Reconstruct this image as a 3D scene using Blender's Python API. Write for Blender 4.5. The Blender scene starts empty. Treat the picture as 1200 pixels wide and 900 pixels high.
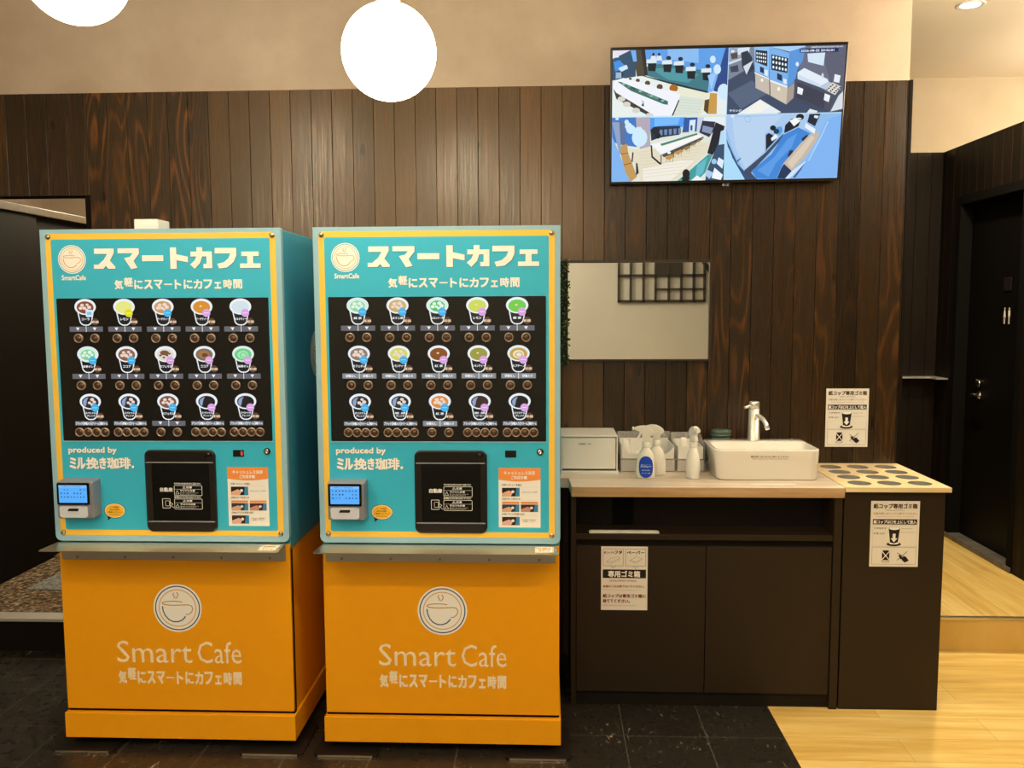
import bpy, bmesh, math, random
from mathutils import Vector, Matrix

scene = bpy.context.scene
COL = scene.collection
rnd = random.Random(7)

# ------------------------------------------------------------------ camera
F_PX, PITCH, YAW, ROLL, CAM_H = 989.3, 0.08966, 0.04216, 0.00469, 1.5
_fw = Vector((-math.sin(YAW) * math.cos(PITCH), math.cos(YAW) * math.cos(PITCH), -math.sin(PITCH)))
_r0 = Vector((math.cos(YAW), math.sin(YAW), 0))
_d0 = _fw.cross(_r0)
_rt = _r0 * math.cos(ROLL) + _d0 * math.sin(ROLL)
_dn = _r0 * -math.sin(ROLL) + _d0 * math.cos(ROLL)
cam_d = bpy.data.cameras.new('camera')
cam_d.sensor_fit = 'HORIZONTAL'
cam_d.sensor_width = 36.0
cam_d.lens = F_PX / 1200 * 36.0
cam_d.clip_start = 0.05
cam = bpy.data.objects.new('camera', cam_d)
COL.objects.link(cam)
m3 = Matrix((_rt, -_dn, -_fw)).transposed()
cam.matrix_world = Matrix.Translation((0, 0, CAM_H)) @ m3.to_4x4()
scene.camera = cam


def ray(px, py):
    return _rt * (px - 600) + _dn * (py - 450) + _fw * F_PX


def aty(px, py, Y):
    d = ray(px, py)
    return Vector((0, 0, CAM_H)) + d * (Y / d.y)


def atz(px, py, Z):
    d = ray(px, py)
    return Vector((0, 0, CAM_H)) + d * ((Z - CAM_H) / d.z)


def atx(px, py, X):
    d = ray(px, py)
    return Vector((0, 0, CAM_H)) + d * (X / d.x)


# ------------------------------------------------------------------ view, world, light levels
scene.view_settings.view_transform = 'Standard'
scene.view_settings.look = 'None'
scene.view_settings.gamma = 1.0
scene.view_settings.use_curve_mapping = False
scene.view_settings.exposure = 0.0
WARM = (1.0, 0.80, 0.50)
W_ROOM, W_WALL, W_COUNTER, W_HALL, W_LEFT, W_RIGHT = 6, 4, 3, 26, 40, 15
S_GLOBE, S_GLOBE_FAR, S_GLOBE_FILL = 16.5, 34.0, 74.0
world = bpy.data.worlds.new('room_ambient')
world.use_nodes = True
world.node_tree.nodes['Background'].inputs[0].default_value = (1.0, 0.82, 0.55, 1)
world.node_tree.nodes['Background'].inputs[1].default_value = 0.10
scene.world = world


# ------------------------------------------------------------------ colours and materials
def lin(hexs):
    h = hexs.lstrip('#')
    out = []
    for i in (0, 2, 4):
        c = int(h[i:i + 2], 16) / 255
        out.append(c / 12.92 if c <= 0.04045 else ((c + 0.055) / 1.055) ** 2.4)
    return tuple(out)


def B(hexs, k=1.0):
    """surface colour under the warm lamps of the room"""
    r, g, b = lin(hexs)
    w = (1.0, 0.82, 0.54)
    return tuple(min(0.92, c / (a * k)) for c, a in zip((r, g, b), w))


def mat(name, col, rough=0.5, metal=0.0, emit=None, es=1.0, trans=0.0, ior=1.45, coat=0.0, spec=None, alpha=None):
    m = bpy.data.materials.new(name)
    m.use_nodes = True
    p = m.node_tree.nodes['Principled BSDF']
    p.inputs['Base Color'].default_value = (*col, 1)
    p.inputs['Roughness'].default_value = rough
    p.inputs['Metallic'].default_value = metal
    p.inputs['IOR'].default_value = ior
    p.inputs['Transmission Weight'].default_value = trans
    p.inputs['Coat Weight'].default_value = coat
    if coat:
        p.inputs['Coat Roughness'].default_value = 0.06
    if spec is not None:
        p.inputs['Specular IOR Level'].default_value = spec
    if emit:
        p.inputs['Emission Color'].default_value = (*emit, 1)
        p.inputs['Emission Strength'].default_value = es
    return m


class NT:
    """small node helper"""
    def __init__(s, m):
        s.t = m.node_tree
        s.p = s.t.nodes['Principled BSDF']

    def n(s, typ, **kw):
        nd = s.t.nodes.new(typ)
        for k, v in kw.items():
            if k.startswith('i_'):
                nd.inputs[k[2:].replace('_', ' ')].default_value = v
            elif k.startswith('n_'):
                nd.inputs[int(k[2:])].default_value = v
            else:
                setattr(nd, k, v)
        return nd

    def l(s, a, b):
        s.t.links.new(a, b)

    def ramp(s, fac, stops):
        r = s.n('ShaderNodeValToRGB')
        e = r.color_ramp.elements
        while len(e) < len(stops):
            e.new(0.5)
        for el, (p, c) in zip(e, stops):
            el.position = p
            el.color = (*c, 1)
        s.l(fac, r.inputs[0])
        return r.outputs[0]

    def mix(s, fac, a, b, blend='MIX'):
        x = s.n('ShaderNodeMix', data_type='RGBA', blend_type=blend)
        for sock, v in ((x.inputs[0], fac), (x.inputs[6], a), (x.inputs[7], b)):
            if isinstance(v, (int, float)):
                sock.default_value = v
            elif isinstance(v, tuple):
                sock.default_value = (*v, 1)
            else:
                s.l(v, sock)
        return x.outputs[2]

    def math(s, op, a, b=None):
        x = s.n('ShaderNodeMath', operation=op)
        for sock, v in zip(x.inputs, (a, b)):
            if v is None:
                continue
            if isinstance(v, (int, float)):
                sock.default_value = v
            else:
                s.l(v, sock)
        return x.outputs[0]

    def coords(s, scale=(1, 1, 1), loc=(0, 0, 0), rot=(0, 0, 0)):
        c = s.n('ShaderNodeTexCoord')
        mp = s.n('ShaderNodeMapping')
        mp.inputs['Scale'].default_value = scale
        mp.inputs['Location'].default_value = loc
        mp.inputs['Rotation'].default_value = rot
        s.l(c.outputs['Object'], mp.inputs[0])
        return mp.outputs[0]

    def bump(s, h, strength=0.2, dist=0.01):
        b = s.n('ShaderNodeBump')
        b.inputs['Strength'].default_value = strength
        b.inputs['Distance'].default_value = dist
        s.l(h, b.inputs['Height'])
        s.l(b.outputs[0], s.p.inputs['Normal'])


def wood_boards(name, dark, mid, warm, axis='x', rough=0.42, spec=0.5):
    """stained softwood boards: every board carries its own tone in the 'tone' attribute"""
    m = mat(name, mid, rough, spec=spec)
    k = NT(m)
    c = k.n('ShaderNodeTexCoord')
    at = k.n('ShaderNodeAttribute', attribute_name='tone')
    sep = k.n('ShaderNodeSeparateColor')
    k.l(at.outputs['Color'], sep.inputs[0])
    off = k.n('ShaderNodeCombineXYZ')
    o1 = k.math('MULTIPLY', sep.outputs[1], 37.0)
    k.l(o1, off.inputs[0]); k.l(o1, off.inputs[1]); k.l(o1, off.inputs[2])
    add = k.n('ShaderNodeVectorMath', operation='ADD')
    k.l(c.outputs['Object'], add.inputs[0]); k.l(off.outputs[0], add.inputs[1])
    mp = k.n('ShaderNodeMapping')
    mp.inputs['Scale'].default_value = (11, 11, 1.25)
    k.l(add.outputs[0], mp.inputs[0])
    n1 = k.n('ShaderNodeTexNoise', i_Scale=1.0, i_Detail=1.0, i_Roughness=0.4)
    k.l(mp.outputs[0], n1.inputs['Vector'])
    bands = k.math('SINE', k.math('MULTIPLY', n1.outputs[0], 75.0))
    bands = k.math('POWER', k.math('ADD', k.math('MULTIPLY', bands, 0.5), 0.5), 4.0)
    mp2 = k.n('ShaderNodeMapping')
    mp2.inputs['Scale'].default_value = (140, 140, 3)
    k.l(add.outputs[0], mp2.inputs[0])
    n2 = k.n('ShaderNodeTexNoise', i_Scale=1.0, i_Detail=4.0, i_Roughness=0.6)
    k.l(mp2.outputs[0], n2.inputs['Vector'])
    fine = k.ramp(n2.outputs[0], [(0.3, (0.45, 0.45, 0.45)), (0.7, (1.25, 1.25, 1.25))])
    mp3 = k.n('ShaderNodeMapping')
    mp3.inputs['Scale'].default_value = (5, 5, 1.1)
    k.l(add.outputs[0], mp3.inputs[0])
    n3 = k.n('ShaderNodeTexNoise', i_Scale=1.0, i_Detail=3.0)
    k.l(mp3.outputs[0], n3.inputs['Vector'])
    base = k.mix(sep.outputs[0], dark, mid)
    base = k.mix(k.math('MULTIPLY', bands, k.math('MULTIPLY', sep.outputs[2], k.ramp(n3.outputs[0], [(0.4, (0.1,) * 3), (0.62, (1.0,) * 3)]))), base, warm)
    base = k.mix(0.75, base, fine, 'MULTIPLY')
    # small knots
    mp4 = k.n('ShaderNodeMapping')
    mp4.inputs['Scale'].default_value = (7, 7, 3.0)
    k.l(add.outputs[0], mp4.inputs[0])
    vo = k.n('ShaderNodeTexVoronoi', i_Scale=1.0)
    k.l(mp4.outputs[0], vo.inputs['Vector'])
    kn = k.ramp(vo.outputs['Distance'], [(0.05, (0.25,) * 3), (0.10, (1.0,) * 3)])
    base = k.mix(1.0, base, kn, 'MULTIPLY')
    k.l(base, k.p.inputs['Base Color'])
    rr = k.ramp(n2.outputs[0], [(0.3, (rough + 0.12,) * 3), (0.7, (rough - 0.06,) * 3)])
    k.l(rr, k.p.inputs['Roughness'])
    k.bump(n2.outputs[0], 0.06, 0.002)
    return m


def plaster(name, c1, c2, scale=3.0, rough=0.85):
    m = mat(name, c1, rough)
    k = NT(m)
    n1 = k.n('ShaderNodeTexNoise', i_Scale=scale, i_Detail=6.0, i_Roughness=0.6)
    k.l(k.coords(), n1.inputs['Vector'])
    k.l(k.ramp(n1.outputs[0], [(0.35, c1), (0.65, c2)]), k.p.inputs['Base Color'])
    n2 = k.n('ShaderNodeTexNoise', i_Scale=90.0, i_Detail=3.0)
    k.l(k.coords(), n2.inputs['Vector'])
    k.bump(n2.outputs[0], 0.06, 0.004)
    return m


M = {}
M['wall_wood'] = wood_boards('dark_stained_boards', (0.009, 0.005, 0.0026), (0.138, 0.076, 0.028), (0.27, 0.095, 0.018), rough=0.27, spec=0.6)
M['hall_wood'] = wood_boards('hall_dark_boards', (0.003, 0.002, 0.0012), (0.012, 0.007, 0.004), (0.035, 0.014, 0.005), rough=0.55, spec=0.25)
M['plaster'] = plaster('beige_plaster', (0.50, 0.40, 0.32), (0.60, 0.50, 0.41), 3.2)
M['hall_plaster'] = plaster('hall_beige_plaster', (0.47, 0.40, 0.30), (0.54, 0.46, 0.35), 2.5)
M['ceiling'] = plaster('cream_ceiling', (0.85, 0.76, 0.63), (0.88, 0.79, 0.66), 2.0)
M['soft_black'] = mat('matt_black', (0.007, 0.0055, 0.0045), 0.65, spec=0.12)
M['black_gap'] = mat('deep_black', (0.004, 0.004, 0.004), 0.8, spec=0.1)
M['door_black'] = mat('black_door', (0.004, 0.0035, 0.003), 0.5, spec=0.15)
M['steel'] = mat('brushed_steel', (0.74, 0.68, 0.59), 0.34, 1.0)
M['satin'] = mat('satin_chrome', (0.92, 0.91, 0.89), 0.42, 0.9)
M['back_plaster'] = plaster('pale_back_plaster', (0.56, 0.58, 0.57), (0.60, 0.62, 0.60), 1.5)
M['frosted'] = mat('frosted_acrylic', (0.70, 0.68, 0.66), 0.25)
M['frosted'].node_tree.nodes['Principled BSDF'].inputs['Alpha'].default_value = 0.65
M['chrome'] = mat('chrome', (0.82, 0.82, 0.80), 0.12, 1.0)
M['white'] = mat('white_plastic', (0.80, 0.80, 0.78), 0.38)
M['ceramic'] = mat('white_ceramic', (0.84, 0.83, 0.81), 0.08, coat=0.5)
M['lamp_metal'] = mat('lamp_holder', (0.55, 0.52, 0.46), 0.4, 0.6)
M['globe'] = mat('opal_globe', (0.9, 0.9, 0.88), 0.3, emit=(1.0, 0.83, 0.57), es=S_GLOBE)
M['globe_far'] = mat('opal_globe_far', (0.9, 0.9, 0.88), 0.3, emit=(1.0, 0.83, 0.57), es=S_GLOBE_FAR)
M['globe_fill'] = mat('opal_globe_fill', (0.9, 0.9, 0.88), 0.3, emit=(1.0, 0.83, 0.57), es=S_GLOBE_FILL)
M['diffuser'] = mat('lamp_diffuser', (0.9, 0.9, 0.9), 0.4, emit=(1.0, 0.92, 0.80), es=6.0)
M['teal'] = mat('teal_paint', B('#33a3a6'), 0.35)
M['teal_side'] = mat('teal_cabinet_paint', (0.05, 0.31, 0.46), 0.5)
M['edge'] = mat('frosted_acrylic_edge', B('#93b0a4'), 0.4, spec=0.3)
M['orange'] = mat('orange_paint', (0.90, 0.385, 0.006), 0.42, spec=0.35)
M['black_gloss'] = mat('glossy_black_panel', (0.006, 0.006, 0.006), 0.09)
M['black_plastic'] = mat('black_plastic', (0.014, 0.012, 0.011), 0.28)
M['grey_plastic'] = mat('grey_plastic', B('#8c8478'), 0.4, 0.3)
M['pad'] = mat('reader_pad', B('#cfc4b2'), 0.35)
M['button'] = mat('brown_button', B('#5a4029'), 0.3, 0.4)
M['button_rim'] = mat('button_rim', B('#b09070'), 0.3, 0.5)
M['screw'] = mat('screw_metal', (0.45, 0.36, 0.25), 0.3, 1.0)
M['cabinet'] = mat('black_brown_laminate', (0.023, 0.0148, 0.0085), 0.5, spec=0.3)
M['cabinet_in'] = mat('black_cabinet_inside', (0.010, 0.008, 0.007), 0.6, spec=0.2)
M['foot'] = mat('dark_foot_plate', (0.010, 0.009, 0.009), 0.35)
M['paper'] = mat('white_paper', (0.80, 0.79, 0.77), 0.7)
M['glass_green'] = mat('green_glass', (0.25, 0.40, 0.35), 0.06, trans=0.55)
M['acrylic'] = mat('clear_acrylic', (0.86, 0.87, 0.88), 0.05)
M['acrylic'].node_tree.nodes['Principled BSDF'].inputs['Alpha'].default_value = 0.24
M['mirror'] = mat('mirror_glass', (0.93, 0.93, 0.90), 0.0, 1.0)
M['blue'] = mat('blue_label', B('#1d50b5', 0.8), 0.3)
M['leaf_back'] = mat('hedge_mat', (0.012, 0.022, 0.008), 0.8)
M['grey_frame'] = mat('grey_window_frame', (0.035, 0.034, 0.030), 0.5)


def laminate_wood(name, c1, c2, rough=0.35, scale=(1.2, 22, 22)):
    m = mat(name, c1, rough)
    k = NT(m)
    n1 = k.n('ShaderNodeTexNoise', i_Scale=1.6, i_Detail=6.0, i_Roughness=0.6)
    k.l(k.coords(scale), n1.inputs['Vector'])
    k.l(k.ramp(n1.outputs[0], [(0.35, c1), (0.65, c2)]), k.p.inputs['Base Color'])
    return m


M['worktop'] = laminate_wood('greyed_oak_worktop', B('#c5a67a'), B('#dcc096'))
M['grey_ring'] = mat('grey_hole_ring', (0.30, 0.30, 0.29), 0.4)
M['edge_oak'] = laminate_wood('oak_edge_band', B('#ad7e49'), B('#c79c66'))
M['bin_top'] = laminate_wood('light_maple_top', B('#dfb673'), B('#eac688'))
M['cap'] = laminate_wood('oak_cap', B('#8d7148', 3.5), B('#a3855a', 3.5))
M['sill'] = laminate_wood('door_sill', (0.09, 0.085, 0.08), (0.16, 0.15, 0.14), 0.4)


def floor_tiles():
    m = mat('black_stone_tile', (0.01, 0.01, 0.01), 0.30)
    k = NT(m)
    co = k.coords((1, 1, 1), (0.02, 0.02, 0))
    br = k.n('ShaderNodeTexBrick', offset=0.0, i_Scale=1.0)
    br.inputs['Brick Width'].default_value = 0.288
    br.inputs['Row Height'].default_value = 0.288
    br.inputs['Mortar Size'].default_value = 0.0020
    br.inputs['Color1'].default_value = (0.016, 0.0135, 0.0115, 1)
    br.inputs['Color2'].default_value = (0.022, 0.019, 0.016, 1)
    br.inputs['Mortar'].default_value = (0.075, 0.068, 0.058, 1)
    k.l(co, br.inputs['Vector'])
    # pale marble flecks, drawn out along one direction
    n0 = k.n('ShaderNodeTexNoise', i_Scale=4.0, i_Detail=3.0)
    k.l(co, n0.inputs['Vector'])
    mp = k.coords((85, 30, 20), rot=(0, 0, 0.8))
    va = k.n('ShaderNodeVectorMath', operation='ADD')
    k.l(mp, va.inputs[0])
    vs = k.n('ShaderNodeVectorMath', operation='SCALE')
    vs.inputs['Scale'].default_value = 6.0
    k.l(n0.outputs['Color'], vs.inputs[0])
    k.l(vs.outputs[0], va.inputs[1])
    n1 = k.n('ShaderNodeTexNoise', i_Scale=1.0, i_Detail=2.0, i_Roughness=0.5)
    k.l(va.outputs[0], n1.inputs['Vector'])
    fl = k.ramp(n1.outputs[0], [(0.63, (0, 0, 0)), (0.72, (1, 1, 1))])
    mk = k.ramp(n0.outputs[0], [(0.48, (0, 0, 0)), (0.62, (1, 1, 1))])
    f = k.math('MULTIPLY', fl, mk)
    col = k.mix(f, br.outputs['Color'], (0.26, 0.235, 0.20))
    k.l(col, k.p.inputs['Base Color'])
    n2 = k.n('ShaderNodeTexNoise', i_Scale=28.0, i_Detail=3.0)
    k.l(co, n2.inputs['Vector'])
    k.l(k.ramp(n2.outputs[0], [(0.3, (0.22,) * 3), (0.7, (0.42,) * 3)]), k.p.inputs['Roughness'])
    return m


def floor_planks(name, rot=0.0, row=0.152):
    m = mat(name, (0.5, 0.4, 0.2), 0.34)
    k = NT(m)
    co = k.coords((1, 1, 1), (0.3, 0.016, 0), (0, 0, rot))
    br = k.n('ShaderNodeTexBrick', offset=0.37, i_Scale=1.0)
    br.inputs['Brick Width'].default_value = 0.93
    br.inputs['Row Height'].default_value = row
    br.inputs['Mortar Size'].default_value = 0.0010
    br.inputs['Color1'].default_value = (0.0, 0.0, 0.0, 1)
    br.inputs['Color2'].default_value = (1, 1, 1, 1)
    br.inputs['Mortar'].default_value = (0.5, 0.5, 0.5, 1)
    k.l(co, br.inputs['Vector'])
    n1 = k.n('ShaderNodeTexNoise', i_Scale=1.0, i_Detail=6.0, i_Roughness=0.62)
    k.l(k.coords((2.0, 26, 1) if not rot else (26, 2.0, 1)), n1.inputs['Vector'])
    tone = k.math('ADD', k.math('MULTIPLY', br.outputs['Color'], 0.16), k.math('MULTIPLY', n1.outputs[0], 0.90))
    col = k.ramp(tone, [(0.25, B('#c08d3c')), (0.5, B('#dba94f')), (0.8, B('#f0c772'))])
    col = k.mix(k.math('MULTIPLY', br.outputs['Fac'], 0.55), col, B('#8a5f24'))
    k.l(col, k.p.inputs['Base Color'])
    return m


def carpet():
    m = mat('speckled_carpet', (0.1, 0.08, 0.05), 0.95, spec=0.1)
    k = NT(m)
    n1 = k.n('ShaderNodeTexNoise', i_Scale=48.0, i_Detail=3.0, i_Roughness=0.7)
    k.l(k.coords(), n1.inputs['Vector'])
    k.l(k.ramp(n1.outputs[0], [(0.38, (0.03, 0.022, 0.014)), (0.52, (0.14, 0.10, 0.065)), (0.66, (0.42, 0.34, 0.24))]), k.p.inputs['Base Color'])
    k.bump(n1.outputs[0], 0.5, 0.006)
    return m


def speckled(name, a, b):
    m = mat(name, a, 0.95, spec=0.1)
    k = NT(m)
    n1 = k.n('ShaderNodeTexNoise', i_Scale=60.0, i_Detail=3.0, i_Roughness=0.7)
    k.l(k.coords(), n1.inputs['Vector'])
    k.l(k.ramp(n1.outputs[0], [(0.4, a), (0.62, b)]), k.p.inputs['Base Color'])
    return m


M['tiles'] = floor_tiles()
M['planks'] = floor_planks('light_wood_planks')
M['planks_hall'] = floor_planks('light_wood_planks_hall', math.pi / 2, 0.12)
M['carpet'] = carpet()
M['mat_grey'] = speckled('grey_mat', (0.12, 0.13, 0.14), (0.30, 0.32, 0.33))


def attr_mat(name, emission=False, rough=0.4, strength=1.0, spec=0.5):
    m = mat(name, (0.5, 0.5, 0.5), rough, spec=spec)
    k = NT(m)
    at = k.n('ShaderNodeAttribute', attribute_name='Col')
    if emission:
        k.p.inputs['Base Color'].default_value = (0.01, 0.01, 0.01, 1)
        k.l(at.outputs['Color'], k.p.inputs['Emission Color'])
        k.p.inputs['Emission Strength'].default_value = strength
    else:
        k.l(at.outputs['Color'], k.p.inputs['Base Color'])
    return m


M['print'] = attr_mat('printed_ink', rough=0.45, spec=0.3)
M['print_matt'] = attr_mat('printed_paper', rough=0.75, spec=0.2)
M['backlit'] = attr_mat('backlit_picture', True, 0.25, 0.95)
M['lcd'] = attr_mat('lcd_picture', True, 0.2, 1.0)


# ------------------------------------------------------------------ mesh helpers
def box(bm, x0, x1, y0, y1, z0, z1, bev=0.0, seg=2, mi=0):
    vs = [bm.verts.new((x, y, z)) for z in (z0, z1) for y in (y0, y1) for x in (x0, x1)]
    fs = [(0, 2, 3, 1), (4, 5, 7, 6), (0, 1, 5, 4), (2, 6, 7, 3), (0, 4, 6, 2), (1, 3, 7, 5)]
    faces = []
    for f in fs:
        fc = bm.faces.new([vs[i] for i in f])
        fc.material_index = mi
        faces.append(fc)
    if bev:
        edges = list({e for f in faces for e in f.edges})
        r = bmesh.ops.bevel(bm, geom=edges, offset=bev, segments=seg, affect='EDGES', profile=0.5)
        for f in r['faces']:
            f.material_index = mi


def rrect(x0, z0, x1, z1, r, n=6):
    if r <= 0:
        return [(x0, z0), (x1, z0), (x1, z1), (x0, z1)]
    pts = []
    for cx, cz, a0 in ((x1 - r, z0 + r, -90), (x1 - r, z1 - r, 0), (x0 + r, z1 - r, 90), (x0 + r, z0 + r, 180)):
        for i in range(n + 1):
            a = math.radians(a0 + 90 * i / n)
            pts.append((cx + r * math.cos(a), cz + r * math.sin(a)))
    return pts


def ellipse(cx, cz, rx, rz, n=28):
    return [(cx + rx * math.cos(2 * math.pi * i / n), cz + rz * math.sin(2 * math.pi * i / n)) for i in range(n)]


def prism(bm, poly, y0, y1, mi=0, smooth_side=False):
    a = [bm.verts.new((x, y0, z)) for x, z in poly]
    b = [bm.verts.new((x, y1, z)) for x, z in poly]
    f = bm.faces.new(a); f.material_index = mi
    f = bm.faces.new(list(reversed(b))); f.material_index = mi
    n = len(poly)
    for i in range(n):
        f = bm.faces.new((a[i], b[i], b[(i + 1) % n], a[(i + 1) % n]))
        f.material_index = mi
        f.smooth = smooth_side


def prism_z(bm, poly, z0, z1, mi=0):
    a = [bm.verts.new((x, y, z0)) for x, y in poly]
    b = [bm.verts.new((x, y, z1)) for x, y in poly]
    bm.faces.new(list(reversed(a))).material_index = mi
    bm.faces.new(b).material_index = mi
    n = len(poly)
    for i in range(n):
        bm.faces.new((a[i], a[(i + 1) % n], b[(i + 1) % n], b[i])).material_index = mi


def loft(bm, rings, cap0=True, cap1=True, mi=0, smooth=True):
    rv = [[bm.verts.new(p) for p in r] for r in rings]
    n = len(rings[0])
    for a, b in zip(rv, rv[1:]):
        for i in range(n):
            f = bm.faces.new((a[i], a[(i + 1) % n], b[(i + 1) % n], b[i]))
            f.smooth = smooth
            f.material_index = mi
    if cap0:
        bm.faces.new(list(reversed(rv[0]))).material_index = mi
    if cap1:
        bm.faces.new(rv[-1]).material_index = mi


def lathe(bm, prof, c=(0, 0, 0), seg=24, mi=0, axis='z', caps=(True, True)):
    rings = []
    for r, h in prof:
        ring = []
        for i in range(seg):
            a = 2 * math.pi * i / seg
            u, v = r * math.cos(a), r * math.sin(a)
            if axis == 'z':
                ring.append((c[0] + u, c[1] + v, c[2] + h))
            elif axis == 'y':
                ring.append((c[0] + u, c[1] - h, c[2] + v))
            else:
                ring.append((c[0] + h, c[1] + u, c[2] + v))
        rings.append(ring)
    loft(bm, rings, *caps, mi=mi)


def tube(bm, pts, rad, seg=12, mi=0):
    pts = [Vector(p) for p in pts]
    rings = []
    for i, p in enumerate(pts):
        d = (pts[min(i + 1, len(pts) - 1)] - pts[max(i - 1, 0)]).normalized()
        up = Vector((0, 0, 1)) if abs(d.z) < 0.9 else Vector((0, 1, 0))
        s = d.cross(up).normalized()
        t = s.cross(d)
        r = rad[i] if isinstance(rad, (list, tuple)) else rad
        rings.append([tuple(p + s * r * math.cos(2 * math.pi * k / seg) + t * r * math.sin(2 * math.pi * k / seg)) for k in range(seg)])
    loft(bm, rings, mi=mi)


def sphere(bm, c, r, mi=0, u=32, v=20, sz=1.0):
    prof = [(max(1e-4, r * math.sin(math.pi * i / v)), -r * sz * math.cos(math.pi * i / v)) for i in range(v + 1)]
    lathe(bm, prof, c, u, mi)


def new():
    return bmesh.new()


def part(name, bm, mats, parent=None, label=None):
    me = bpy.data.meshes.new(name)
    bmesh.ops.recalc_face_normals(bm, faces=bm.faces[:])
    bm.to_mesh(me)
    bm.free()
    for m in (mats if isinstance(mats, (list, tuple)) else [mats]):
        me.materials.append(M[m] if isinstance(m, str) else m)
    o = bpy.data.objects.new(name, me)
    COL.objects.link(o)
    if parent is not None:
        o.parent = parent
    if label:
        o['label'] = label
    return o


def tag(o, label, cat, group=None, kind=None):
    o['label'] = label
    o['category'] = cat
    if group:
        o['group'] = group
    if kind:
        o['kind'] = kind
    return o


def thing(name, label, cat, loc, rotz=0.0, group=None):
    o = bpy.data.objects.new(name, None)
    o.empty_display_size = 0.05
    COL.objects.link(o)
    o.location = loc
    o.rotation_euler = (0, 0, rotz)
    return tag(o, label, cat, group)


def struct(name, bm, mats, parent=None):
    o = part(name, bm, mats, parent)
    if parent is None:
        o['kind'] = 'structure'
    return o


def boards_attr(o, tones):
    """per-face board tone attribute"""
    me = o.data
    ca = me.color_attributes.new('tone', 'FLOAT_COLOR', 'CORNER')
    for p in me.polygons:
        t = tones[p.material_index] if False else tones(p)
        for li in p.loop_indices:
            ca.data[li].color = (*t, 1)


# ------------------------------------------------------------------ flat printed artwork
_tc = {}


def text_geo(s, off=0.0):
    key = (s, off)
    if key in _tc:
        return _tc[key]
    c = bpy.data.curves.new('txt', 'FONT')
    c.body = s
    c.size = 1
    c.offset = off
    c.resolution_u = 2
    c.align_x = 'CENTER'
    c.space_line = 0.95
    o = bpy.data.objects.new('txt', c)
    COL.objects.link(o)
    dg = bpy.context.evaluated_depsgraph_get()
    me = o.evaluated_get(dg).to_mesh()
    vs = [(v.co.x, v.co.y) for v in me.vertices]
    fs = [tuple(p.vertices) for p in me.polygons]
    o.evaluated_get(dg).to_mesh_clear()
    bpy.data.objects.remove(o)
    bpy.data.curves.remove(c)
    xs = [v[0] for v in vs]; zs = [v[1] for v in vs]
    bb = (min(xs), max(xs), min(zs), max(zs))
    _tc[key] = (vs, fs, bb)
    return _tc[key]


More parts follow.
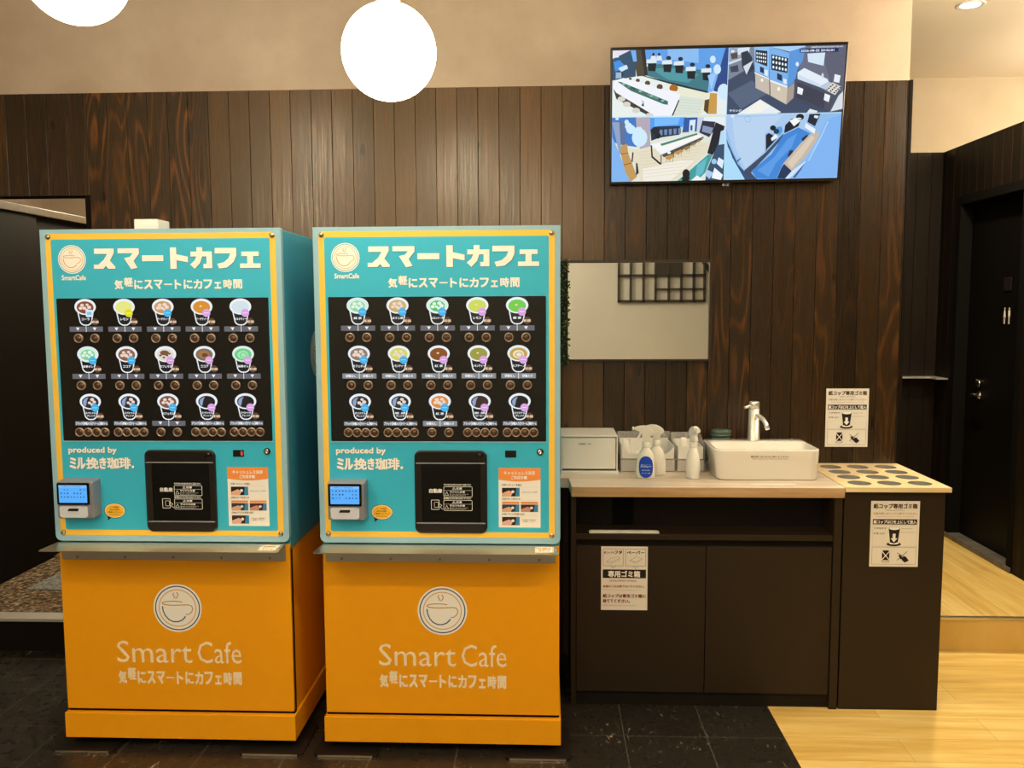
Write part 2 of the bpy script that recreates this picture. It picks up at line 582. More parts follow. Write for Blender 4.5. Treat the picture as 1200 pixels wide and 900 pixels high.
class Print:
    """coloured flat shapes on one plane; (u, v) metres, v up; later layers lie on top"""
    def __init__(s, step=0.0003):
        s.v, s.f, s.c, s.step, s.layer = [], [], [], step, 0

    def up(s):
        s.layer += 1
        return s

    def poly(s, pts, col):
        i0 = len(s.v)
        s.v += [(u, v, s.layer) for u, v in pts]
        s.f.append(tuple(range(i0, i0 + len(pts))))
        s.c.append(col)

    def rect(s, x0, z0, x1, z1, col, r=0.0):
        s.poly(rrect(min(x0, x1), min(z0, z1), max(x0, x1), max(z0, z1), r), col)

    def ring(s, pts_o, pts_i, col):
        n = len(pts_o)
        i0 = len(s.v)
        s.v += [(u, v, s.layer) for u, v in pts_o] + [(u, v, s.layer) for u, v in pts_i]
        for i in range(n):
            j = (i + 1) % n
            s.f.append((i0 + i, i0 + j, i0 + n + j, i0 + n + i))
            s.c.append(col)

    def frame(s, x0, z0, x1, z1, w, col, r=0.0):
        x0, x1, z0, z1 = min(x0, x1), max(x0, x1), min(z0, z1), max(z0, z1)
        s.ring(rrect(x0, z0, x1, z1, r), rrect(x0 + w, z0 + w, x1 - w, z1 - w, max(r - w, 0.0002) if r > 0 else 0), col)

    def line(s, pts, w, col):
        for (a, b), (c, d) in zip(pts, pts[1:]):
            L = math.hypot(c - a, d - b) or 1e-6
            nx, nz = -(d - b) / L * w / 2, (c - a) / L * w / 2
            ex, ez = (c - a) / L * w * 0.2, (d - b) / L * w * 0.2
            s.poly([(a + nx - ex, b + nz - ez), (a - nx - ex, b - nz - ez), (c - nx + ex, d - nz + ez), (c + nx + ex, d + nz + ez)], col)

    def text(s, t, x0, z0, x1, z1, col, off=0.0, rot=0.0):
        """string stretched into the rectangle"""
        x0, x1, z0, z1 = min(x0, x1), max(x0, x1), min(z0, z1), max(z0, z1)
        vs, fs, bb = text_geo(t)
        em = (z1 - z0) / (bb[3] - bb[2]) * (off or 0)
        em = min(em, (x1 - x0) * 0.1, (z1 - z0) * 0.1)
        sx = (x1 - x0 - 2 * em) / (bb[1] - bb[0]); sz = (z1 - z0 - 2 * em) / (bb[3] - bb[2])
        moves = [(0, 0)] if em <= 0 else [(-em, em), (em, em), (-em, -em), (em, -em)] + ([(0, 0)] if off >= 0.03 else [])
        if em > 0 and z1 - z0 < 0.006:
            moves = [(-em, 0), (em, 0)]
        for q, (dx, dz) in enumerate(moves):
            i0 = len(s.v)
            for u, v in vs:
                s.v.append((x0 + em + (u - bb[0]) * sx + dx, z0 + em + (v - bb[2]) * sz + dz, s.layer + q * 0.10))
            for f in fs:
                s.f.append(tuple(i0 + i for i in f))
                s.c.append(col)

    def build(s, name, m, parent, place=None, y=0.0, label=None):
        """place(u, v, d) -> local point; d is the height above the surface"""
        if place is None:
            place = lambda u, v, d: (u, y - d, v)
        me = bpy.data.meshes.new(name)
        me.from_pydata([place(u, v, 0.0004 + l * s.step) for u, v, l in s.v], [], s.f)
        ca = me.color_attributes.new('Col', 'FLOAT_COLOR', 'CORNER')
        for p, c in zip(me.polygons, s.c):
            for li in p.loop_indices:
                ca.data[li].color = (c[0], c[1], c[2], 1)
        me.materials.append(M[m])
        o = bpy.data.objects.new(name, me)
        COL.objects.link(o)
        if parent is not None:
            o.parent = parent
        if label:
            o['label'] = label
        return o


# ================================================================== THE ROOM
YW = 3.553          # front wall
XR = 2.343          # far wall of the passage
ZC = 2.836          # ceiling
ZW = 2.405          # top of the boards
XE = 1.463          # end of the front wall
XO = -1.963         # edge of the opening beside the machines
YB = -2.6           # wall behind the photographer
XL = -4.2
YH = 5.208          # end of the passage
ZP = 0.15           # raised floors
YS = 3.655
XF = 4.6            # far side beyond the boarded partition

# floor -------------------------------------------------------------
XT = atz(900, 829, 0).x
bm = new()
box(bm, XL, XT, YB, YW + 0.15, -0.1, 0.0)
struct('floor', bm, 'tiles')
bm = new()
box(bm, XT, XF, YB, YS + 0.02, -0.1, 0.0, mi=0)
box(bm, XR + 0.1, XF, YS + 0.02, YH, -0.1, 0.0, mi=0)
o = struct('floor_wood', bm, 'planks')
bm = new()
box(bm, XE - 0.6, XR + 0.1, YS, YH + 0.05, -0.1, ZP, mi=0)
struct('floor_passage', bm, 'planks_hall')
bm = new()
box(bm, XE - 0.05, XR, YS - 0.012, YS, -0.001, ZP - 0.012, mi=0)
struct('trim_1', bm, 'planks')
bm = new()
box(bm, XE - 0.05, XR, YS - 0.016, YS + 0.004, ZP - 0.010, ZP + 0.003, 0.002)
struct('trim_2', bm, 'steel')
# left-hand room: carpet on a raised floor, dark riser, steel nosing
bm = new()
box(bm, XL, -1.2, YW + 0.02, 7.2, -0.1, ZP)
struct('floor_carpet', bm, 'carpet')
bm = new()
box(bm, XL, -1.3, YW - 0.03, YW + 0.02, 0.0, ZP - 0.014)
struct('trim_3', bm, 'soft_black')
bm = new()
box(bm, XL, -1.3, YW - 0.045, YW + 0.03, ZP - 0.014, ZP + 0.004, 0.003)
struct('trim_4', bm, 'satin')

# ceiling ------------------------------------------------------------
bm = new()
box(bm, XL, XF + 0.1, YB - 0.1, 7.3, ZC, ZC + 0.1)
struct('ceiling', bm, 'ceiling')


# boarded walls ------------------------------------------------------
def board_wall(name, a0, a1, zlo, zhi, place, step, phase, mt, tone, depth=0.014, gap=0.0007):
    """row of vertical boards; place(a, d, z) maps along, out of wall, up"""
    bm = new()
    tones = []
    k0 = math.floor((a0 - phase) / step)
    a = phase + k0 * step
    cnt = []
    while a < a1 - 1e-6:
        s0, s1 = max(a + gap, a0), min(a + step - gap, a1)
        if s1 - s0 > 0.004:
            zl = zlo((s0 + s1) / 2) if callable(zlo) else zlo
            ch = 0.0013
            prof = [(s0, 0), (s0, depth - ch), (s0 + ch, depth), (s1 - ch, depth), (s1, depth - ch), (s1, 0)]
            lo = [bm.verts.new(place(p, d, zl)) for p, d in prof]
            hi = [bm.verts.new(place(p, d, zhi)) for p, d in prof]
            n0 = len(bm.faces)
            for i in range(len(prof) - 1):
                bm.faces.new((lo[i], lo[i + 1], hi[i + 1], hi[i]))
            bm.faces.new(list(reversed(lo))); bm.faces.new(hi)
            t = tone((s0 + s1) / 2)
            cnt += [t] * (len(bm.faces) - n0)
        a += step
    bm.faces.ensure_lookup_table()
    me = bpy.data.meshes.new(name)
    bmesh.ops.recalc_face_normals(bm, faces=bm.faces[:])
    bm.to_mesh(me)
    bm.free()
    ca = me.color_attributes.new('tone', 'FLOAT_COLOR', 'CORNER')
    for p in me.polygons:
        for li in p.loop_indices:
            ca.data[li].color = (*cnt[p.index], 1)
    me.materials.append(M[mt])
    o = bpy.data.objects.new(name, me)
    COL.objects.link(o)
    o['kind'] = 'structure'
    return o


ZO = 1.984


def wall_tone_sheen(x):
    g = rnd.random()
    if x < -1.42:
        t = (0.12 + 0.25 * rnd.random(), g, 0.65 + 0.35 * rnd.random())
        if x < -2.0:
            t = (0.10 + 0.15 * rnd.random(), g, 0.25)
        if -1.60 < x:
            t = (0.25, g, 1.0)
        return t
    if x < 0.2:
        return (0.62 + 0.38 * rnd.random(), g, 0.08 + 0.35 * rnd.random())  # random board tone, with the lamp sheen painted in as paler wood
    return (0.05 + 0.15 * rnd.random(), g, 0.08 + 0.30 * rnd.random())  # random tone, darkened to paint in the dim side away from the sheen


board_wall('wall_front', XL, XE, lambda a: ZO if a < XO else 0.0, ZW, lambda a, d, z: (a, YW + 0.014 - d, z), 0.0868, -1.2404, 'wall_wood', wall_tone_sheen)
bm = new()
box(bm, XL, XE - 0.002, YW + 0.014, YW + 0.10, ZW, ZC)
struct('wall_front_upper', bm, 'plaster')
bm = new()
box(bm, XO, XE - 0.004, YW + 0.0125, YW + 0.10, 0, ZW)
box(bm, XL, XO, YW + 0.0125, YW + 0.10, ZO, ZW)
struct('wall_front_core', bm, 'soft_black')
bm = new()
box(bm, XE - 0.006, XE + 0.006, YW - 0.004, YW + 0.10, 0, ZW + 0.001)
struct('trim_5', bm, 'soft_black')

# passage on the far side of the wall end
hall_tone = lambda a: (0.3 + 0.5 * rnd.random(), rnd.random(), 0.2 + 0.3 * rnd.random())
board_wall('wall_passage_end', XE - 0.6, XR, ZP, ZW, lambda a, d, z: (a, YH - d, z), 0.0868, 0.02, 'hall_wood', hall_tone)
bm = new()
box(bm, XE - 0.6, XR + 0.11, YH - 0.008, YH + 0.08, ZW, ZC)
box(bm, XR + 0.11, XF, YH - 0.008, YH + 0.08, 0, ZC)
struct('wall_passage_end_upper', bm, 'hall_plaster')
bm = new()
box(bm, XE - 0.6, XR + 0.2, YH, YH + 0.08, 0, ZW)
box(bm, XR + 0.09, XR + 0.2, YS, YH, 0, ZW)
struct('wall_passage_end_core', bm, 'black_gap')
bm = new()
box(bm, XE - 0.62, XE - 0.6, YS, YH, 0, ZC)
struct('wall_passage_side', bm, 'soft_black')
bm = new()
box(bm, XF, XF + 0.1, YB, YH, 0, ZC)
struct('wall_far_right', bm, 'hall_plaster')
DY0, DY1, DZT = 4.27, 5.00, 2.12
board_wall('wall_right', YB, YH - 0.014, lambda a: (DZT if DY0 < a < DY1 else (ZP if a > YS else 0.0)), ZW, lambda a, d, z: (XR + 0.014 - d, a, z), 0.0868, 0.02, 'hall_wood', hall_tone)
bm = new()
box(bm, XR + 0.0125, XR + 0.10, YB, DY0, 0, ZW)
box(bm, XR + 0.0125, XR + 0.10, DY1, YH, 0, ZW)
box(bm, XR + 0.0125, XR + 0.10, DY0, DY1, DZT, ZW)
box(bm, XR + 0.10, XR + 0.14, DY0, DY1, 0, DZT)
struct('wall_right_core', bm, 'soft_black')
# door to the toilets
XD = XR + 0.065
bm = new()
box(bm, XD, XD + 0.03, DY0 + 0.05, DY1 - 0.05, ZP + 0.02, DZT - 0.05, 0.002)
door = struct('door_1', bm, 'door_black')
bm = new()
box(bm, XR - 0.004, XD + 0.032, DY0 - 0.0, DY0 + 0.048, ZP, DZT)
box(bm, XR - 0.004, XD + 0.032, DY1 - 0.048, DY1, ZP, DZT)
box(bm, XR - 0.004, XD + 0.032, DY0 + 0.048, DY1 - 0.048, DZT - 0.048, DZT)
part('door_frame', bm, 'black_gap', door)
hp = atx(1148, 463, XD)
bm = new()
lathe(bm, [(0.022, 0), (0.022, 0.008)], (XD - 0.008, hp.y, hp.z), 20, axis='x')
tube(bm, [(XD - 0.004, hp.y, hp.z), (XD - 0.048, hp.y, hp.z)], 0.009)
tube(bm, [(XD - 0.045, hp.y + 0.006, hp.z), (XD - 0.047, hp.y - 0.06, hp.z), (XD - 0.045, hp.y - 0.105, hp.z)], 0.008)
part('door_handle', bm, 'chrome', door)
lp = atx(1148, 449, XD)
bm = new()
lathe(bm, [(0.022, 0), (0.020, 0.014), (0.001, 0.014)], (XD - 0.014, lp.y, lp.z), 20, axis='x')
part('door_lock', bm, 'chrome', door)
sp = atx(1180, 370, XD)
pr = Print()


def figure(pr, u, v, h, skirt):
    w = (0.95, 0.95, 0.92)
    pr.poly(ellipse(u, v + h * 0.44, h * 0.075, h * 0.075, 14), w)
    if skirt:
        pr.poly([(u - h * .07, v + h * .34), (u + h * .07, v + h * .34), (u + h * .15, v - h * .10), (u - h * .15, v - h * .10)], w)
    else:
        pr.rect(u - h * .12, v - h * .05, u + h * .12, v + h * .34, w, h * 0.04)
    pr.rect(u - h * .075, v - h * .5, u - h * .015, v - h * .05, w)
    pr.rect(u + h * .015, v - h * .5, u + h * .075, v - h * .05, w)


figure(pr, 0.022, 0, 0.085, True)
figure(pr, -0.022, 0, 0.085, False)
pr.build('door_sign', 'print', door, lambda u, v, d: (XD - d, sp.y + u, sp.z + v))
bm = new()
box(bm, XD - 0.006, XD, sp.y - 0.035, sp.y + 0.035, sp.z + 0.13, sp.z + 0.20, 0.003)
part('door_plate', bm, 'black_plastic', door)
bm = new()
box(bm, XR - 0.01, XR + 0.10, DY0, DY1 + 0.1, ZP - 0.001, ZP + 0.028, 0.003)
struct('trim_6', bm, 'sill')
# thin steel ledge on the passage walls
r0, r1 = aty(1056, 442, YH - 0.05), aty(1097, 442, YH - 0.06)
bm = new()
box(bm, XE - 0.3, XR - 0.004, YH - 0.10, YH - 0.014, r0.z - 0.004, r0.z + 0.004, 0.001)
box(bm, XR - 0.07, XR - 0.002, DY1 + 0.02, YH - 0.10, r0.z - 0.004, r0.z + 0.004, 0.001)
tag(part('wall_ledge', bm, 'satin'), 'thin steel ledge running along the dark boards of the passage', 'ledge')

# room behind the opening beside the machines
PX = -2.705
bm = new()
box(bm, PX - 0.06, PX, YW + 0.12, 4.42, ZP, 2.0)
box(bm, PX - 0.06, PX - 0.02, 4.42, 7.1, ZP, 2.0)
struct('wall_partition', bm, 'soft_black')
bm = new()
box(bm, PX - 0.075, PX + 0.015, YW + 0.12, 7.1, 2.0, 2.04, 0.003)
struct('trim_7', bm, 'cap')
bm = new()
box(bm, XL, -1.2, 7.1, 7.2, 0, ZC)
box(bm, -1.25, -1.15, YW + 0.10, 7.1, 0, ZC)
struct('wall_side_room', bm, 'hall_plaster')
c = [atz(31, 691.5, ZP), atz(72, 671, ZP), atz(110, 671, ZP), atz(110, 692.5, ZP)]
bm = new()
prism_z(bm, [(c[0].x, c[0].y), (c[3].x, c[3].y), (c[2].x, c[2].y), (c[1].x, c[1].y)], ZP + 0.0005, ZP + 0.006)
tag(part('floor_mat', bm, 'mat_grey'), 'grey-blue mat on the speckled brown carpet behind a vending machine', 'mat')

# walls behind and beside the photographer
bm = new()
box(bm, XL, XF, YB - 0.1, YB, 0, ZC)
struct('wall_back', bm, 'back_plaster')
bm = new()
box(bm, XL - 0.1, XL, YB, 7.2, 0, ZC)
struct('wall_left', bm, 'plaster')
# lattice window high in the wall behind the photographer (seen in the mirror)


def mir(px, py):
    """point on the wall behind, seen in the mirror on the front wall"""
    ym = YW - 0.012
    p = aty(px, py, 2 * ym - YB)
    return p.x, p.z


wx0, wz1 = mir(724, 300)
wx1, wz0 = mir(826, 354)
wz1 = 2.25
bm = new()
fy0, fy1 = YB, YB + 0.05
fw = 0.028
box(bm, wx0, wx1, fy0, fy1, wz0, wz0 + fw)
box(bm, wx0, wx1, fy0, fy1, wz1 - fw, wz1)
for q in (0, .14, .29, .43, .585, .73, .875, 1.0):
    x = wx0 + (wx1 - wx0 - fw * 0.8) * q
    box(bm, x, x + fw * 0.8, fy0, fy1, wz0, wz1)
zt = mir(760, 324.5)[1]
box(bm, wx0, wx1, fy0, fy1, zt, zt + fw)
box(bm, wx0 + (wx1 - wx0) * .43, wx1, fy0, fy1, wz0 + (zt - wz0) * .48, wz0 + (zt - wz0) * .48 + fw * 0.7)
for q in (0.27, 0.80):
    x = wx0 + (wx1 - wx0) * q
    prism(bm, [(x, wz1 - 0.03), (x + 0.05, wz1 - 0.03), (x + 0.30, zt + 0.02), (x + 0.25, zt + 0.02)], fy0 + 0.005, fy0 + 0.03)
box(bm, wx0 + (wx1 - wx0) * .44, wx0 + (wx1 - wx0) * .72, fy0 + 0.01, fy0 + 0.04, zt + fw, wz1 - fw)
struct('window_1', bm, 'grey_frame')


# ================================================================== LAMPS
def downlight(x, y, watts, label, size=0.10, spread=150, col=WARM, group=None):
    t = thing('downlight', label, 'ceiling light', (x, y, ZC), group=group)
    bm = new()
    lathe(bm, [(0.040, -0.001), (0.056, -0.004), (0.062, -0.002), (0.062, 0.0)], seg=28, caps=(False, False))
    part('trim_ring', bm, 'white', t)
    bm = new()
    lathe(bm, [(0.0005, -0.0015), (0.042, -0.0015)], seg=28, caps=(False, False))
    part('diffuser', bm, 'diffuser', t)
    ld = bpy.data.lights.new('downlight_lamp', 'AREA')
    ld.shape = 'DISK'
    ld.size = size
    ld.energy = watts
    ld.color = col
    ld.spread = math.radians(spread)
    lo = bpy.data.objects.new('downlight_lamp', ld)
    COL.objects.link(lo)
    lo.parent = t
    lo.location = (0, 0, -0.012)
    return t


downlight(1.885, 3.98, W_HALL, 'round recessed downlight in the passage ceiling beyond the wall end')
G = 'downlights in the main room ceiling'
LBL = 'unseen round recessed downlight in the main room ceiling'
for x, y, w in ((-2.0, -0.9, W_ROOM), (-0.4, -0.9, W_ROOM), (1.2, -0.9, W_ROOM), (-2.0, 0.9, W_ROOM), (-0.4, 0.9, W_ROOM), (0.85, 0.9, W_RIGHT), (1.75, 0.9, W_RIGHT)):  # the right-hand pair is added for light on counter and bin
    downlight(x, y, w, LBL, group=G)
for x, y, w in ((-0.55, 2.55, W_WALL), (1.15, 2.75, W_COUNTER)):
    downlight(x, y, w, LBL, group=G, spread=120)
downlight(-2.1, 4.5, W_LEFT * 0.3, 'added unseen downlight brightening the speckled carpet of the side room')  # unseen lamp put in for more light on the carpet


def globe(x, y, z, d, label, group=None, gm='globe'):
    t = thing('globe_pendant', label, 'pendant lamp', (x, y, z), group=group)
    bm = new()
    sphere(bm, (0, 0, 0), d / 2, u=40, v=26)
    part('globe', bm, gm, t)
    bm = new()
    lathe(bm, [(0.034, d / 2 - 0.010), (0.034, d / 2 + 0.035), (0.012, d / 2 + 0.045)], seg=24)
    part('holder', bm, 'lamp_metal', t)
    bm = new()
    lathe(bm, [(0.003, d / 2 + 0.04), (0.003, ZC - z - 0.02)], seg=8)
    part('cord', bm, 'white', t)
    bm = new()
    lathe(bm, [(0.045, ZC - z - 0.025), (0.05, ZC - z)], seg=24)
    part('ceiling_cap', bm, 'white', t)
    return t


p = aty(456, 61, 2.50)
globe(p.x, 2.50, p.z, 0.272, 'lit white globe pendant hanging above the gap between the two vending machines')
p = aty(88, -35, 2.27)
globe(p.x, 2.27, p.z, 0.272, 'lit white globe pendant above the vending machine beside the dark opening')
for x, y in ((-0.15, 0.6), (-1.75, 1.0), (-0.9, -0.5), (-0.2, -1.5), (-2.4, -1.2)):
    globe(x, y, 2.28, 0.272, 'lit white globe pendant farther back in the cafe room', 'globe pendants farther back', 'globe_far')
globe(2.05, 3.0, 2.40, 0.272, 'added globe lamp out of view at the passage mouth, brightening its ceiling', None, 'globe_fill')  # no globe is seen here; added for light on the passage ceiling
globe(-2.35, 5.3, 2.38, 0.272, 'added globe lamp out of view in the carpeted side room, lighting its far wall', None, 'globe_fill')  # unseen globe, added to light the side room wall and carpet
globe(3.1, 4.25, 2.50, 0.272, 'added globe lamp hidden beyond the boarded passage partition, brightening wall and ceiling', None, 'globe_fill')  # unseen globe, put in so ceiling and end wall come out brighter


# ================================================================== VENDING MACHINES
YM, XM1, XM2 = 2.727, -1.2605, -0.3575
CREAM = B('#fff0d8')
YEL = B('#f7b93a')
TEAL = B('#3aa9ab')
DKTEAL = B('#1d4a58')
OR_L = B('#d79a4a')


def ml(px, py):
    """pixel on the front of the second machine -> machine local x, z"""
    p = aty(px, py, YM)
    return p.x - XM2, p.z


def emblem(pr, cx, cz, r, disc, ring1, ring2, cup1, cup2):
    pr.poly(ellipse(cx, cz, r, r, 48), disc)
    pr.up()
    pr.ring(ellipse(cx, cz, r * .93, r * .93, 48), ellipse(cx, cz, r * .885, r * .885, 48), ring1)
    pr.ring(ellipse(cx, cz, r * .78, r * .78, 48), ellipse(cx, cz, r * .745, r * .745, 48), ring2)
    w = r * 0.04
    P = lambda pts: [(cx + a * r, cz + b * r) for a, b in pts]
    # rim, bowl, handle and steam of the cup
    rim = [(-.62 + .0, .22)] + [(-.17 + .45 * math.cos(a) * 1.0, .20 + .085 * math.sin(a)) for a in [math.radians(180 - q) for q in range(0, 156, 12)]]
    pr.line(P(rim[1:]), w, cup1)
    lowrim = [(-.17 - .45 * math.cos(a), .20 - .085 * math.sin(a)) for a in [math.radians(q) for q in range(0, 110, 12)]]
    lowrim += [(0.2, .13), (.45, .14), (.58, .10), (.63, -.02), (.58, -.16), (.45, -.26), (.34, -.27)]
    pr.line(P(lowrim), w, cup1)
    bowl = [(-.62, .06), (-.60, -.12), (-.52, -.32), (-.38, -.48), (-.20, -.57), (0, -.57), (.16, -.51), (.28, -.40), (.31, -.34)]
    pr.line(P(bowl), w * 1.15, cup2)
    pr.line(P([(-.13, .64), (-.17, .56), (-.10, .48), (-.14, .42)]), w, cup1)
    pr.line(P([(-.01, .66), (.04, .57), (.02, .48), (-.07, .40)]), w, cup1)


TAG = '気軽にスマートにカフェ時間'


def tagline(pr, x0, z0, x1, z1, col):
    """the second character sits higher than the rest"""
    n = len(TAG)
    w = (x1 - x0) / n
    h = (z1 - z0)
    for i, ch in enumerate(TAG):
        lift = h * 0.28 if i == 1 else 0.0
        k = 0.46
        hh = h * 0.5
        cz = (z0 + z1) / 2
        if ch == 'ー':
            pr.rect(x0 + w * (i + .1), cz - hh * .13, x0 + w * (i + .92), cz + hh * .13, col)
            continue
        s0 = 0.06 if ch not in 'ェト' else 0.16
        pr.text(ch, x0 + w * (i + s0), cz - hh + lift + (hh * .0 if ch != 'ェ' else 0), x0 + w * (i + 1 - s0), cz + (hh if ch != 'ェ' else hh * .45) + lift, col, 0.03)


KATA = {  # heavy block katakana on a 0..1 square
    'ス': [[(.06, .97), (.93, .97), (.93, .76), (.74, .40), (.97, .12), (.97, .02), (.66, .02), (.55, .16), (.44, .02), (.02, .02), (.02, .22), (.22, .22), (.48, .46), (.62, .72), (.06, .72)]],
    'マ': [[(.03, .97), (.97, .97), (.97, .72), (.72, .38), (.88, .06), (.60, .0), (.30, .52), (.56, .58), (.68, .74), (.03, .74)]],
    'ー': [[(.03, .64), (.97, .64), (.97, .36), (.03, .36)]],
    'ト': [[(.20, 1.0), (.48, 1.0), (.48, .68), (.98, .56), (.98, .30), (.48, .40), (.48, .0), (.20, .0)]],
    'カ': [[(.03, .80), (.30, .80), (.30, 1.0), (.56, 1.0), (.56, .80), (.97, .80), (.97, .02), (.58, .02), (.58, .22), (.72, .22), (.72, .57), (.54, .57), (.44, .26), (.20, .0), (.0, .20), (.20, .38), (.28, .57), (.03, .57)]],
    'フ': [[(.03, .96), (.97, .96), (.97, .60), (.84, .30), (.55, .05), (.20, .0), (.12, .22), (.42, .30), (.62, .48), (.70, .70), (.03, .70)]],
    'ェ': [[(.12, .78), (.88, .78), (.88, .57), (.63, .57), (.63, .23), (.95, .23), (.95, .02), (.05, .02), (.05, .23), (.37, .23), (.37, .57), (.12, .57)]],
}


def tri(pts):
    from mathutils.geometry import tessellate_polygon
    return tessellate_polygon([[Vector((a, b, 0)) for a, b in pts]])


def kata_title(pr, x0, z0, x1, z1, col, shadow):
    s = 'スマートカフェ'
    w = (x1 - x0) / len(s)
    for layer, dx, dz, c in ((0, .0016, -.0016, shadow), (1, 0, 0, col)):
        for i, ch in enumerate(s):
            for pts in KATA[ch]:
                q = [(x0 + w * (i + .02 + a * .94) + dx, z0 + (z1 - z0) * b + dz) for a, b in pts]
                for t in tri(q):
                    pr.poly([q[k] for k in t], c)
        pr.up()


ICE = 'ice'
BLUE, LILAC, YELB, OUTB = '#45b4ee', '#dda6e4', '#e6e012', '#7cc3ee'


def drink(pr, cx, zt, s, d):
    """backlit picture of one cup; s metres per unit, top at zt"""
    kind, col, badge, name = d
    C = lin
    X = lambda u: cx + u * s
    Z = lambda v: zt - v * s
    white = C('#eef4f8')
    L0 = pr.layer
    pr.poly([(X(a), Z(b)) for a, b in ((-11, 10), (11, 10), (7.6, 27.6), (6, 30), (3, 31.8), (-3, 31.8), (-6, 30), (-7.6, 27.6))], white)
    pr.up()
    pr.poly([(X(a), Z(b)) for a, b in ((-9.5, 10), (9.5, 10), (6.4, 27), (4.8, 29.2), (2.4, 30.5), (-2.4, 30.5), (-4.8, 29.2), (-6.4, 27))], C('#0d0e18'))
    pr.up()
    pr.poly(ellipse(X(0), Z(9.5), 13 * s, 9.5 * s, 36), white)
    pr.up()
    if kind in ('pale', 'swirl'):
        pr.poly(ellipse(X(0), Z(9.3), 12 * s, 8.6 * s, 32), C('#d8f2ea') if kind == 'pale' else C('#def3ec'))
        pr.up()
    base = col
    pr.poly(ellipse(X(0), Z(10.2), (10.3 if kind != 'pale' else 8.8) * s, (7.3 if kind != 'pale' else 6.4) * s, 32), C(base))
    pr.up()
    rr = random.Random(name + col)
    if kind in ('ice', 'pale', 'dark_ice'):
        hi = '#f1d9cc' if kind != 'pale' else '#e3f7e6'
        for a, b in ((-3.5, 7.5), (2.5, 7), (5, 10), (-1, 11), (-5.5, 11), (2, 13)):
            if kind == 'dark_ice' and a < -1.5:
                continue
            q = 1.9 + rr.random() * 0.8
            pr.poly(ellipse(X(a), Z(b), q * s, q * .8 * s, 10), C(hi))
    if kind in ('dark', 'dark_ice'):
        pr.poly([(X(a), Z(b)) for a, b in ((-9, 10), (-7.5, 6.8), (-4.5, 5), (-2, 4.2), (-4, 8), (-5, 13), (-6, 15.5), (-8.3, 13.2))], C('#8fa4c8'))
    if kind == 'swirl':
        pr.poly(ellipse(X(0), Z(10.6), 6.6 * s, 4.8 * s, 24), C('#a6ecb8') if '6' in col[1:2] or col.startswith('#7') else C('#f1e9d2'))
        pr.up()
        pr.ring(ellipse(X(.5), Z(11), 4.6 * s, 3.3 * s, 24), ellipse(X(.5), Z(11), 3.3 * s, 2.3 * s, 24), C(col))
    if kind == 'latte':
        pr.poly(ellipse(X(-.5), Z(10), 7.0 * s, 4.6 * s, 24), C('#a67347'))
        pr.up()
        pr.poly(ellipse(X(.8), Z(10.8), 3.6 * s, 2.4 * s, 20), C('#6d3f22'))
    if kind == 'mocha':
        pr.poly(ellipse(X(-1), Z(8), 5.5 * s, 3.0 * s, 20), C('#7c5236'))
        pr.up()
        for a, b in ((-6, 11), (-2, 13.5), (5, 9), (2, 11)):
            pr.poly(ellipse(X(a), Z(b), 1.7 * s, 1.2 * s, 8), C('#6a4630'))
    if kind == 'plain':
        pr.poly(ellipse(X(-1), Z(9), 1.6 * s, 1.0 * s, 12), C('#f6dba0'))
    pr.up()
    if badge == OUTB:
        pr.rect(X(0.5), Z(13), X(9), Z(21.5), C('#dcebf5'), 1.2 * s)
        pr.up()
        pr.rect(X(2), Z(15.5), X(7.6), Z(19), C(OUTB))
    else:
        pr.poly(ellipse(X(5.6), Z(17), 4.8 * s, 4.8 * s, 24), C(badge))
        pr.up()
        pr.rect(X(2.6), Z(16.4), X(8.4), Z(17.4), tuple(min(1, q * 1.5 + .1) for q in C(badge)))
    pr.up()
    if '\n' in name:
        a, b = name.split('\n')
        pr.text(a, X(-6.4), Z(24.6), X(6.6), Z(22), white, .03)
        pr.text(b, X(-5), Z(27.9), X(5.4), Z(25.3), white, .03)
    else:
        w = min(7.2, 1.6 * len(name))
        pr.text(name, X(-w), Z(25.6), X(w), Z(22.6), white, .03)
    pr.up()
    pr.poly(ellipse(X(11.6), Z(27.2), 4.3 * s, 4.3 * s, 20), C('#5b382b'))
    pr.up()
    pr.text('¥100', X(7.6), Z(29.0), X(15.8), Z(25.8), C('#f8dcb8'), .03)
    pr.layer = L0


def caption_bar(pr, cx, zt, s, mode):
    """grey strip under a cup; mode: arrows, sugar, four"""
    C = lin
    X = lambda u: cx + u * s
    Z = lambda v: zt - v * s
    L0 = pr.layer
    w = C('#eef0f4')
    if mode == 'four':
        pr.rect(X(-20), Z(33.2), X(20.4), Z(38.6), C('#5d6068'))
        pr.up()
        for i, t in enumerate(('ブラック', '砂糖入り', 'クリーム', '砂糖クリーム')):
            a = -20 + i * 10.1
            pr.text(t, X(a + .5), Z(37.8), X(a + 9.4), Z(34.2), w, .03)
            if i:
                pr.rect(X(a - .2), Z(33.2), X(a + .2), Z(38.6), w)
    else:
        g = '#63636a' if mode == 'arrows' else '#868b90'
        pr.rect(X(-20.3), Z(32.9), X(20.3), Z(39), C(g))
        pr.up()
        pr.rect(X(-.35), Z(31.8), X(.35), Z(39.2), w)
        for q in (-10.3, 10.3):
            if mode == 'arrows':
                pr.poly([(X(q - 2.3), Z(34)), (X(q + 2.3), Z(34)), (X(q), Z(37.8))], w)
            else:
                pr.text('砂糖なし' if q < 0 else '砂糖入り', X(q - 6), Z(37.6), X(q + 6), Z(34.2), w, .03)
    pr.layer = L0


